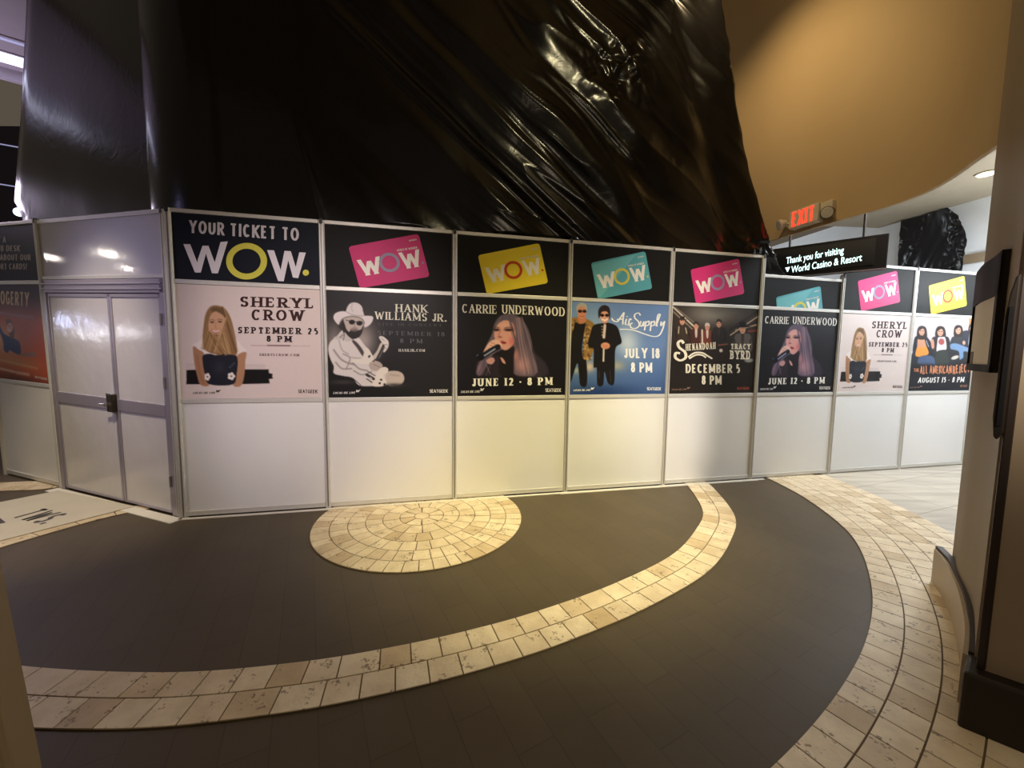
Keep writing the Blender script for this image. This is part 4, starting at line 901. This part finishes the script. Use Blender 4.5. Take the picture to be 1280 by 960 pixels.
def poster(f, s0, s1, art, label):
    """printed sheet: fine grid whose vertex colours are the printed picture, lettering on top"""
    a = art; rect = (s0+HW+.001, s1-HW-.001, ZL+.019, ZM-.019)
    h, w = a.C.shape[:2]; u, v = np.meshgrid(np.linspace(0, 1, w), np.linspace(0, 1, h))
    P = [f(rect[0]+(rect[1]-rect[0])*a_, rect[3]-(rect[3]-rect[2])*b_, .010) for a_, b_ in zip(u.ravel(), v.ravel())]
    F = [(i*w+j, (i+1)*w+j, (i+1)*w+j+1, i*w+j+1) for i in range(h-1) for j in range(w-1)]
    n = len(P); c = [f(s, z, .004) for s, z in ((rect[0], rect[3]), (rect[1], rect[3]), (rect[1], rect[2]), (rect[0], rect[2]))]
    k = (0, w-1, h*w-1, (h-1)*w)
    F += [(n, n+1, n+2, n+3)]+[(k[i], k[(i+1) % 4], n+(i+1) % 4, n+i) for i in range(4)]
    me = bpy.data.meshes.new('poster'); me.from_pydata([tuple(p) for p in P+c], [], F); me.materials.append(M['print'])
    L = np.ones((n+4, 4), np.float32); L[:n, :3] = lin(np.clip(a.C, 0, 255)).reshape(-1, 3)*.9; L[n:, :3] = .5
    at = me.color_attributes.new('print', 'FLOAT_COLOR', 'POINT'); at.data.foreach_set('color', L.ravel()); me.update()
    o = bpy.data.objects.new('poster', me); COL.objects.link(o); tag(o, label, 'poster', 'concert posters on the partition')
    for i, (nm, fc, col) in enumerate(a.txt):
        flat(f, rect, [[tuple(p) for p in q] for q in fc], .0106+.0001*i, nm, ink(col), o)
    return o
SP = [i*BAY for i in range(9)]
PL = ['at the corner beside the double door', 'between the large blonde woman poster and the guitarist poster', 'between the guitarist poster and the large singer poster',
      'between the large singer poster and the blue duo poster', 'between the blue duo poster and the five man band poster', 'between the five man band poster and the small singer poster',
      'with lowered top between the small singer and small blonde woman posters', 'between the small blonde woman poster and the sofa band poster', 'half hidden by the curved wall, beyond the sofa band poster']
for i, s in enumerate(SP): post(wall, s+(.006 if i == 0 else 0), .0, H if i != 6 else 2.29, 0, 'silver aluminium partition post '+PL[i])
BL = ['white partition bay holding the '+x for x in ('large blonde woman poster, next to the corner door', 'cowboy hat guitarist poster, behind the stone medallion', 'large singer poster and a yellow card header',
      'blue duo poster', 'five man band poster', 'small singer poster, lower than its neighbours', 'small blonde woman poster', 'sofa band poster, beside the curved wall')]
TOPS = [H]*8; TOPS[5] = 2.245
for i in range(8): bay(wall, SP[i], SP[i+1], TOPS[i], BL[i])
ART = {k: globals()['art_'+k]() for k in ('crow', 'hank', 'carrie', 'supply', 'shenandoah', 'rejects', 'fogerty')}
PO = [('crow', 'pale pink concert poster of a long haired blonde woman, large copy beside the door'),
      ('hank', 'black concert poster of a seated bearded man in white cowboy hat with guitar'),
      ('carrie', 'black concert poster of a woman singing into a microphone, under the yellow card'),
      ('supply', 'blue sky concert poster of two standing men in sunglasses and dark jackets'),
      ('shenandoah', 'dark brown concert poster of five men in a hallway under cream lettering'),
      ('carrie', 'black concert poster of a woman singing into a microphone, under the half hidden blue card'),
      ('crow', 'pale pink concert poster of a long haired blonde woman, small copy beside the sofa band'),
      ('rejects', 'concert poster of a long haired band on a dark sofa with orange lettering')]
for i, (k, lb) in enumerate(PO): poster(wall, SP[i], SP[i+1], ART[k], lb)
PINK, YEL, BLU = ((206, 52, 116), (150, 140, 166), (214, 66, 128)), ((240, 214, 52), (196, 66, 30), (246, 224, 80)), ((92, 168, 178), (222, 206, 84), (112, 184, 190))
CC = [(.174, .335), (.724, .038), (.815, .76), (.255, 1.02)]
HB = [('a tilted pink card, above the cowboy hat guitarist poster', PINK, CC), ('a tilted yellow card, above the large singer poster', YEL, CC), ('a whole tilted blue card, above the blue duo poster', BLU, CC),
      ('a tilted pink card, above the five man band poster', PINK, CC), ('a blue card cut off halfway, above the small singer poster', BLU, [(.158, .67), (.722, .179), (.801, 1.441), (.216, 1.879)]),
      ('a tilted pink card, above the small blonde woman poster', PINK, CC), ('a tilted yellow card, above the sofa band poster', YEL, CC)]
for i, (lb, c, cc) in enumerate(HB): header(wall, SP[i+1], SP[i+2], TOPS[i+1], 'charcoal header board with '+lb, None, c, cardcor=cc)
# first header: YOUR TICKET TO WOW.
hh = homog([(214, 263.4), (399.1, 278), (400.6, 357.2), (219.7, 348.8)])
cr = lambda q: [tuple(hmap(hh, np.array([(x/5.332+200, y/5.332+240)]))[0]) for x, y in q]
L1 = [('slogan_lettering', [cr(q) for q in fs], (214, 208, 214)) for fs in words('YOUR TICKET TO', 'sans', 203, 268, 934, 322, 88)]
WW = [[(165, 345), (210, 345), (262, 480), (262, 540), (243, 538)], [(262, 450), (292, 356), (330, 356), (282, 540), (250, 538)], [(300, 356), (332, 356), (378, 480), (384, 545), (356, 543)], [(374, 470), (412, 330), (460, 326), (396, 545), (366, 543)],
      [(722, 385), (768, 387), (818, 540), (815, 597), (795, 596)], [(812, 520), (838, 390), (876, 392), (832, 598), (800, 597)], [(846, 391), (880, 393), (918, 520), (918, 574), (893, 572)], [(908, 520), (936, 400), (980, 402), (928, 576), (900, 573)]]
ring = [[(586+rx*math.cos(t), 461+ry*math.sin(t)) for rx, ry, t in ((136, 125, t0), (136, 125, t0+.1309), (94, 85, t0+.1309), (94, 85, t0))] for t0 in np.arange(48)*.1309]
dot = [[(979+21*math.cos(k*.4488), 539+21*math.sin(k*.4488)) for k in range(14)]]
header(wall, SP[0], SP[1], H, 'charcoal header board reading YOUR TICKET TO WOW, above the large blonde woman poster', None, lines=L1+[('wow_logo', [[cr(q) for q in WW], [cr(q) for q in ring+dot]], [(228, 222, 230), (214, 208, 84)])], dark='navy')
# ---------------------------------------------------------------- partition: door section and the bay left of it
post(door, -.035, 0, 2.43, 0, 'grey door post touching the partition corner post, beside the door lock leaf', wd=.05)
post(door, -DL, 0, 2.44, 0, 'aluminium partition post between the double door and the orange poster')
post(door, -DL-1.12, 0, 2.44, 0, 'aluminium partition post beyond the orange blue jacket poster')
bay(door, -DL-1.12, -DL, 2.44, 'white partition bay holding the orange poster, beyond the double door')
poster(door, -DL-1.12, -DL, ART['fogerty'], 'orange and purple concert poster of a figure in a blue jacket')
hb = (0.0, 360/1); hq = homog([(-11, 283), (47, 274.5), (53.5, 353), (-5, 357)])
hc = lambda q: [tuple(hmap(hq, np.array([(x/10.1, y/10.1+265)]))[0]) for x, y in q]
TL = []
for tx, x0, x1, y0, y1 in (('STOP BY A', -110, 182, 382, 372), ('S CLUB DESK', -40, 330, 506, 488), ('MORE ABOUT OUR', -60, 442, 632, 612), ('PASSPORT CARDS!', -75, 402, 765, 742)): TL += [('notice_lettering', [hc(q) for q in fs], (176, 164, 158)) for fs in words(tx, 'sans', x0, y0, x1, y1, 84)]
header(door, -DL-1.12, -DL, 2.44, 'dark navy header board with four lines of grey lettering, above the orange poster', None, lines=TL, dark='purple')
t = empty('transom_panel', door(-.93, 1.95, 0), label='glossy blank white panel above the double door', cat='panel')
for z, h in ((2.42, .035), (1.93, .03)): bar(door, -DL+HW, -.06, z-h/2, z+h/2, -.012, .016).build('rail', M['alu'], t, bevel=.003)
sheet(door, -DL+HW, -.06, 1.94, 2.41, .004, 'infill_panel', M['gloss_white'], parent=t); adopt(t)
t = empty('double_door', door(-.93, 0, 0), label='pale grey framed double door with translucent white panels at the partition corner', cat='door')
fr = MB()
for a in ((-DL+HW, -DL+HW+.05, .0, 1.91), (-.115, -.06, 0, 1.91), (-DL+HW, -.06, 1.80, 1.91)): fr.hexa([door(s, z, o) for z in (a[2], a[3]) for s, o in ((a[0], -.02), (a[1], -.02), (a[1], .022), (a[0], .022))])
for z in (1.825, 1.868): fr.hexa([door(s, zz, o) for zz in (z, z+.012) for s, o in ((-DL+HW, .02), (-.08, .02), (-.08, .032), (-DL+HW, .032))])
fr.build('door_frame', M['door_frame'], t, bevel=.003)
for s0, s1 in ((-DL+HW+.052, -.80), (-.796, -.118)):
    lf = sheet(door, s0+.02, s1-.02, .04, 1.79, .006, 'door_leaf', M['door_film'], parent=t)
    b = MB()
    for q in ((s0, s0+.028, .02, 1.795), (s1-.028, s1, .02, 1.795), (s0, s1, .02, .04), (s0, s1, 1.765, 1.795)): b.hexa([door(s, z, o) for z in q[2:] for s, o in ((q[0], -.012), (q[1], -.012), (q[1], .014), (q[0], .014))])
    b.build('stile', M['door_frame'], lf, bevel=.003)
    bar(door, s0+.02, s1-.02, .815, .915, .0, .018).build('lock_rail', M['door_frame'], lf, bevel=.004)
lk = bar(door, -.875, -.79, .80, .955, .014, .05).build('lock', M['lock'], t, bevel=.008)
b = MB(); b.cyl(door(-.845, .865, .05), door(-.845, .865, .075), .014, 16); b.cyl(door(-.845, .865, .062), door(-.93, .865, .07), .009, 12); b.build('lever', M['chrome'], lk, smooth=False)
b = bar(door, -.87, -.795, .945, .962, .02, .052); b.build('strike', M['chrome'], lk, bevel=.003)
b = MB()
for z in (.25, 1.05, 1.55): b.cyl(door(-.104, z, .026), door(-.104, z+.09, .026), .01, 12)
b.build('hinge', M['alu_dark'], t); adopt(t)
# mat
A0 = (-3.60, 2.58); m = MB(); cor = [(-3.60, 2.56), (-3.24, 3.22), (-4.30, 3.56), (-4.66, 2.92)]
m.prism([(x, y, .009) for x, y in cor], (0, 0, .006)); mt = m.build('door_mat', M['matting'], bevel=.003, label='off white floor mat with grey lettering in front of the double door', cat='mat')
q = []
for fc in lay('TWS.', 'ital', 0, 0, .46, 0, .22): q.append(fc)
b = MB(); ux = np.array((.955, -.30)); uy = np.array((.06, 1.0))
for fc in q: b.poly([(*(np.array((-3.98, 2.97))+ux*x*.88-uy*y*.85), .0158) for x, y in fc])
b.poly([(*(np.array((-4.20, 3.0))+ux*x+uy*y), .0156) for x, y in ((0, 0), (.30, -.06), (.32, -.03), (.02, .03))])
b.build('mat_lettering', M['ink'], mt, fix=False)
# ---------------------------------------------------------------- black plastic sheeting
def tarp():
    zt, zb = 5.25, 2.28; nu, nv = 520, 190
    zl = lambda z: np.interp(z, [2.2, 2.67, 2.85, 3.7, 4.56, 5.3], [-2.42, -2.40, -2.52, -2.22, -1.95, -1.8])
    zr = lambda z: np.interp(z, [2.2, 2.34, 2.62, 2.9, 3.28, 3.95, 4.9, 5.3], [5.98, 5.78, 5.56, 5.42, 5.26, 5.03, 4.79, 4.74])
    P = []; off = -.09
    def ridge(d, w): return math.exp(-(d/w)**2)
    for j in range(nv+1):
        z = zb+(zt-zb)*j/nv; a, b = float(zl(z)), float(zr(z))
        for i in range(nu+1):
            s = a+(b-a)*i/nu
            f = wall if s > 0 else door
            # long diagonal folds falling to the right, crumpled patches, fine creases
            d = (s-1.2)*.62+(z-4.6)*.78                                      # across the fold direction
            al = (s-1.2)*.78-(z-4.6)*.62
            amp = min(1, max(.12, (s-.6)/2.2))
            n1 = noise.noise(Vector((d*3.2, al*.35, 1.7)))
            n2 = 1-abs(noise.noise(Vector((d*6.5+noise.noise(Vector((s, z, 4)))*1.2, al*.8, 8.2))))*2
            n3 = noise.noise(Vector((s*2.2, z*1.4, 3.3)))
            cr = math.exp(-(((s-3.72)/.30)**2+((z-4.12)/.24)**2))+.8*math.exp(-(((s-5.45)/.28)**2+((z-2.5)/.28)**2))+.14*math.exp(-(((s-4.1)/.6)**2+((z-3.3)/.4)**2))
            c1 = abs(noise.noise(Vector((s*5.5, z*5.5, 2.2))))+.5*abs(noise.noise(Vector((s*12, z*12, 5.1))))
            fold = min(1, max(0, (4.5-s+(z-3)*.3)/1.0))                          # the taut part towards the bulkhead hangs smoother
            o = .075*n1*amp*(.3+.7*fold)+.020*max(0, n2)**2*amp*min(1, max(0, (s-1.9)/1.2))*(.25+.75*fold)+.03*n3*amp+.05*cr*c1
            o += .05*ridge(d-.02, .07)*amp+.07*ridge(d+.34, .05)*amp-.04*ridge(d+.26, .05)*amp-.035*ridge(s-4.75-(3.6-z)*.35, .12)*(1 if s > 4.3 else 0)
            o += .010*noise.noise(Vector((s*2.5, z*.5, 9.7)))+.012*ridge(s-.95-(2.9-z)*.25, .03)*max(0, min(1, (3.4-z)*2))
            o += .012*noise.noise(Vector((s*3, z*3, 6.6)))*max(0, min(1, (s-3.6)/.5))
            o += .012*ridge(z-2.64-.02*math.sin(s*3), .012)*max(0, 1-abs(s-2.9)/.55)
            o += .07*ridge(s-a, .10)*-1+.05*ridge(b-s, .16)*(1 if z > 2.6 else .5)
            e = min(1, (z-zb)/.18)*(.3+.7*min(1, max(0, (s-.2)/1.2))); o *= e
            edge = .012*noise.noise(Vector((z*7, 3, 1))) if i in (0, nu) else 0
            if i == nu: s += .03*noise.noise(Vector((z*5, 1, 1)))
            # stay clear of the partition and its posts
            o = max(-.2, min(.30 if z > 2.47 else .01, o))
            if abs(s) < .35:
                w = (s+.35)/.7; pa, pb = door(min(s, 0), z/(1+.045*(-min(s, 0))/DL), off+o), wall(max(s, 0), z, off+o); p = pa*(1-w)+pb*w
                if s < 0: p = door(s, z/(1+.045*(-s)/DL), off+o)*(1-w)+wall(s, z, off+o-.0)*w
                else: p = door(s, z, off+o)*(1-w)+wall(s, z, off+o)*w
            elif s > 0: p = wall(s, z, off+o)
            else: p = door(s, z/(1+.045*(-s)/DL), off+o)
            P.append((p.x, p.y, z))
    F = [(j*(nu+1)+i, j*(nu+1)+i+1, (j+1)*(nu+1)+i+1, (j+1)*(nu+1)+i) for j in range(nv) for i in range(nu)]
    me = bpy.data.meshes.new('plastic_sheeting'); me.from_pydata(P, [], F); me.materials.append(M['tarp']); me.polygons.foreach_set('use_smooth', [True]*len(me.polygons)); me.update()
    o = bpy.data.objects.new('plastic_sheeting', me); COL.objects.link(o)
    sd = o.modifiers.new('film', 'SOLIDIFY'); sd.thickness = .002
    tag(o, 'huge creased black plastic sheet hanging above the whole partition', 'plastic sheet')
tarp()
def small_tarp():
    out = [(.30, 3.60), (.42, 3.60), (.88, 3.60), (1.02, 3.44), (1.10, 3.24), (1.15, 3.06), (1.13, 2.85), (1.10, 2.3)]
    nu, nv = 110, 130; P = []
    rs = [p[0] for p in out[2:]][::-1]; zs = [p[1] for p in out[2:]][::-1]
    for j in range(nv+1):
        z = 2.3+1.30*j/nv; b = float(np.interp(z, zs, rs))
        for i in range(nu+1):
            s = .30+(b-.30)*i/nu
            o = .08+.06*noise.noise(Vector((s*3.0+z*.8, z*.8, 2)))+.02*(1-abs(noise.noise(Vector((s*7-z*2, z*.8, 6)))))
            cr = math.exp(-((s-1.05)/.14)**2)+math.exp(-(((s-.25)/.15)**2+((z-3.35)/.25)**2))+.6*math.exp(-((s-.45-(z-2.9)*.22)/.07)**2)
            o += .05*cr*abs(noise.noise(Vector((s*11, z*9, 1))))
            P.append(tuple(back(s, z, o)))
    F = [(j*(nu+1)+i, j*(nu+1)+i+1, (j+1)*(nu+1)+i+1, (j+1)*(nu+1)+i) for j in range(nv) for i in range(nu)]
    me = bpy.data.meshes.new('plastic_sheeting'); me.from_pydata(P, [], F); me.materials.append(M['tarp_small']); me.polygons.foreach_set('use_smooth', [True]*len(me.polygons)); me.update()
    o = bpy.data.objects.new('plastic_sheeting', me); COL.objects.link(o); sd = o.modifiers.new('film', 'SOLIDIFY'); sd.thickness = .002
    tag(o, 'smaller black plastic sheet with rounded corner hung on the white back wall', 'plastic sheet')
small_tarp()
# ---------------------------------------------------------------- ticker screen
def bfont(txt, size, bold=0):
    cu = bpy.data.curves.new('t', 'FONT'); cu.body = txt; cu.size = size; cu.offset = bold; cu.resolution_u = 4
    o = bpy.data.objects.new('t', cu); COL.objects.link(o); dg = bpy.context.evaluated_depsgraph_get()
    me = bpy.data.meshes.new_from_object(o.evaluated_get(dg)); vs = [tuple(v.co) for v in me.vertices]; fs = [tuple(p.vertices) for p in me.polygons]
    bpy.data.objects.remove(o); bpy.data.meshes.remove(me); return vs, fs
TB = np.array((3.90, 4.11)); TD = np.array((-.759, .651)); TN = np.array((-.651, -.759))           # right front corner, along to the left, towards the room
def tv(a, z, off=0): p = TB+TD*a+TN*off; return Vector((p[0], p[1], z))
TWD, TZ0, TZ1 = 1.06, 2.30, 2.665
t = empty('ticker_screen', tv(TWD/2, TZ0, -.08), label='black ticker display with white scrolling letters hanging under the tan bulkhead', cat='screen')
b = MB(); b.hexa([tv(a, z, o) for z in (TZ0, TZ1) for a, o in ((0, 0), (TWD, 0), (TWD, -.06), (0, -.06))]); b.build('housing', M['frame'], t, bevel=.008)
b = MB(); b.hexa([tv(a, z, o) for z in (TZ0+.055, TZ1-.03) for a, o in ((.10, .004), (TWD-.04, .004), (TWD-.04, -.01), (.10, -.01))]); b.build('display', M['black'], t)
b = MB()
for a in (.2, .85): b.cyl(tv(a, TZ1-.01, -.035), tv(a, 3.62, -.035), .012, 12)
b.build('hanger_rod', M['brown'], t)
b = MB(); b.hexa([tv(a, z, o) for z in (TZ0-.0, TZ0+.012) for a, o in ((0, .014), (TWD, .014), (TWD, 0), (0, 0))]); b.build('lower_lip', M['alu_dark'], t)
b = MB()
for txt, a0, a1, z, hh_ in (('Thank you for visiting', .87, .355, 2.468, .076), ('World Casino & Resort', .815, .20, 2.358, .076)):
    vs, fs = bfont(txt, 1, .005); x0 = min(v[0] for v in vs); x1 = max(v[0] for v in vs)
    b.add([tv(a0+(a1-a0)*(v[0]-x0)/(x1-x0), z+v[1]*hh_/.7+.085*(a0-(a0+(a1-a0)*(v[0]-x0)/(x1-x0))), .0065) for v in vs], fs)
b.poly([tv(.875, 2.424, .0065), tv(.83, 2.428, .0065), tv(.85, 2.37, .0065)])
b.build('ticker_lettering', M['ledtext'], t, fix=False); adopt(t)
# ---------------------------------------------------------------- exit sign on the bulkhead
XC = np.array((3.032, 4.093)); XD = np.array((.2775, -.9607)); XN = np.array((-.9607, -.2775))
def xs(a, z, off=0): p = XC+XD*a+XN*off; return Vector((p[0], p[1], z))
t = empty('exit_sign', xs(0, 2.78, .02), label='lit red EXIT sign with twin emergency lamps on the tan bulkhead', cat='exit sign')
b = MB(); b.hexa([xs(a, z, o) for z in (2.715, 2.895) for a, o in ((-.15, -.02), (.15, -.02), (.15, .075), (-.15, .075))]); b.build('housing', M['sign'], t, bevel=.008)
b = MB()
for fc in lay('EXIT', 'sans', -.115, 0, .115, 0, .15): b.poly([xs(x, 2.732-y, .0785) for x, y in fc])
b.build('exit_lettering', M['exit'], t, fix=False)
b = MB(); b.hexa([xs(a, z, o) for z in (2.80, 2.885) for a, o in ((.15, -.02), (.26, -.02), (.26, .05), (.15, .05))]); b.build('battery_box', M['sign'], t, bevel=.006)
for sg in (-1, 1):
    c = xs(sg*.235, 2.765 if sg > 0 else 2.80, .065); d = Vector((XN[0]+sg*.5*XD[0], XN[1]+sg*.5*XD[1], -.25)).normalized()
    b = MB(); b.cyl(c-d*.04, c+d*.02, .032, 20, .055); b.cyl(c+d*.02, c+d*.032, .057, 20); b.cyl(xs(sg*.15, 2.78, .04), c-d*.03, .012, 10); hd = b.build('lamp_head', M['sign'] if sg < 0 else M['lock'], t)
    b = MB(); b.cyl(c+d*.032, c+d*.037, .05, 20, .044); b.build('lens', M['lens'], hd)
adopt(t)
# ---------------------------------------------------------------- downlight, far lamp
c = Vector((5.72, 4.86, 3.62)); t = empty('ceiling_light', c, label='round recessed downlight in the cream corridor ceiling near the curved wall', cat='light')
b = MB(); b.cyl(c+Vector((0, 0, -.012)), c+Vector((0, 0, .0)), .10, 28); b.build('trim_ring', M['cream'], t)
b = MB(); b.cyl(c+Vector((0, 0, -.016)), c+Vector((0, 0, -.011)), .08, 28); b.build('lamp_glass', M['can'], t); adopt(t)
c = Vector((-5.05, 4.05, 2.72)); t = empty('spotlight', c, label='small bright blue white spotlight just above the left end of the partition', cat='light')
c = Vector((-6.23, 5.02, 3.06))
t.location = c
b = MB(); b.cyl(c+Vector((-.05, .1, .02)), c+Vector((.03, -.05, -.01)), .035, 20, .055); b.cyl((c.x-.05, c.y+.1, 0), c+Vector((-.05, .1, .02)), .015, 8); b.build('lamp_body', M['black'], t)
b = MB(); b.cyl(c+Vector((.03, -.05, -.01)), c+Vector((.034, -.058, -.011)), .05, 20); b.build('lamp_glass', M['led'], t); adopt(t)
for lb, a_, b_ in (('dim thin blue light line on the dark far wall, the upper of two', (-11.7, 8.5, 5.76), (-10.45, 8.5, 5.56)), ('dim thin blue light line on the dark far wall, the lower of two', (-11.7, 8.5, 4.92), (-10.45, 8.5, 4.74))):
    a_, b_ = Vector(a_), Vector(b_); t = empty('light_strip', (a_+b_)/2, label=lb, cat='light', group='light lines on the far wall')
    b = MB(); u = Vector((0, -.02, 0)); v = Vector((0, 0, .02)); b.hexa([a_-v, b_-v, b_-v+u, a_-v+u, a_+v, b_+v, b_+v+u, a_+v+u]); b.build('housing', M['dark'], t)
    v = Vector((0, 0, .012)); w_ = Vector((0, -.028, 0)); b = MB(); b.hexa([a_-v+u, b_-v+u, b_-v+w_, a_-v+w_, a_+v+u, b_+v+u, b_+v+w_, a_+v+w_]); b.build('diffuser', M['ledline'], t); adopt(t)
# ---------------------------------------------------------------- cases on the right wall
i0, i1 = 1, int(len(RW)*.60); seg = RW[i0:i1]; Nn = normals(RW)*-outward(RW); Nn = Nn[i0:i1]
def case_part(i_a, i_b, z0, z1, o0, o1):
    b = MB(); n = i_b-i_a
    P = seg[i_a:i_b]; N = Nn[i_a:i_b]; vs = []
    for z, o in ((z0, o0), (z1, o0), (z1, o1), (z0, o1)): vs += [(*(p+m_*o), z) for p, m_ in zip(P, N)]
    fs = []
    for r in range(4):
        for i in range(n-1): fs.append((r*n+i, r*n+i+1, ((r+1) % 4)*n+i+1, ((r+1) % 4)*n+i))
    fs += [(0, n, 2*n, 3*n), (n-1, 2*n-1, 3*n-1, 4*n-1)]; b.add(vs, fs); return b
n = len(seg)
t = empty('display_case', (*(seg[n//2]+Nn[n//2]*.02), 1.31), label='dark framed display case with pale poster on the curved wall', cat='display case')
b = case_part(0, n, 1.31, 1.85, .001, .016); b.build('case_body', M['frame'], t)
for z0, z1, i_a, i_b in ((1.31, 1.345, 0, n), (1.66, 1.85, 0, n), (1.31, 1.85, 0, 2), (1.31, 1.85, n-3, n)): case_part(i_a, i_b, z0, z1, .016, .026).build('case_frame', M['frame'], t)
case_part(2, n-3, 1.345, 1.66, .0155, .019).build('pale_sheet', mat('pale_sheet', (.82, .72, .58), .6), t)
case_part(3, 8, 1.345, 1.41, .019, .0205).build('small_picture', mat('brown_print', (.16, .10, .06), .6), t); adopt(t)
sn = np.array((-.63, .78))
def pc(a, z, off): p = c0+e2*a+sn*off; return Vector((p[0], p[1], z))
t = empty('display_case', pc(.05, 1.1, .02), label='tall thick dark case seen edge on, on the side of the near pillar', cat='display case')
prof = [(1.115, -.004), (1.09, .008), (1.10, .016), (1.17, .022), (1.52, .02), (1.60, .014), (1.65, .006), (1.66, -.004)]
b = MB(); b.prism([pc(-.055, z, o+.006) for z, o in prof], Vector((*(e2*.15), 0))); b.build('case_body', M['frame'], t, bevel=.004)
b = MB(); b.prism([pc(-.060, z, o) for z, o in ((1.14, .008), (1.14, .018), (1.55, .018), (1.55, .008))], Vector((*(e2*.004), 0))); b.build('edge_strip', M['black'], t); adopt(t)
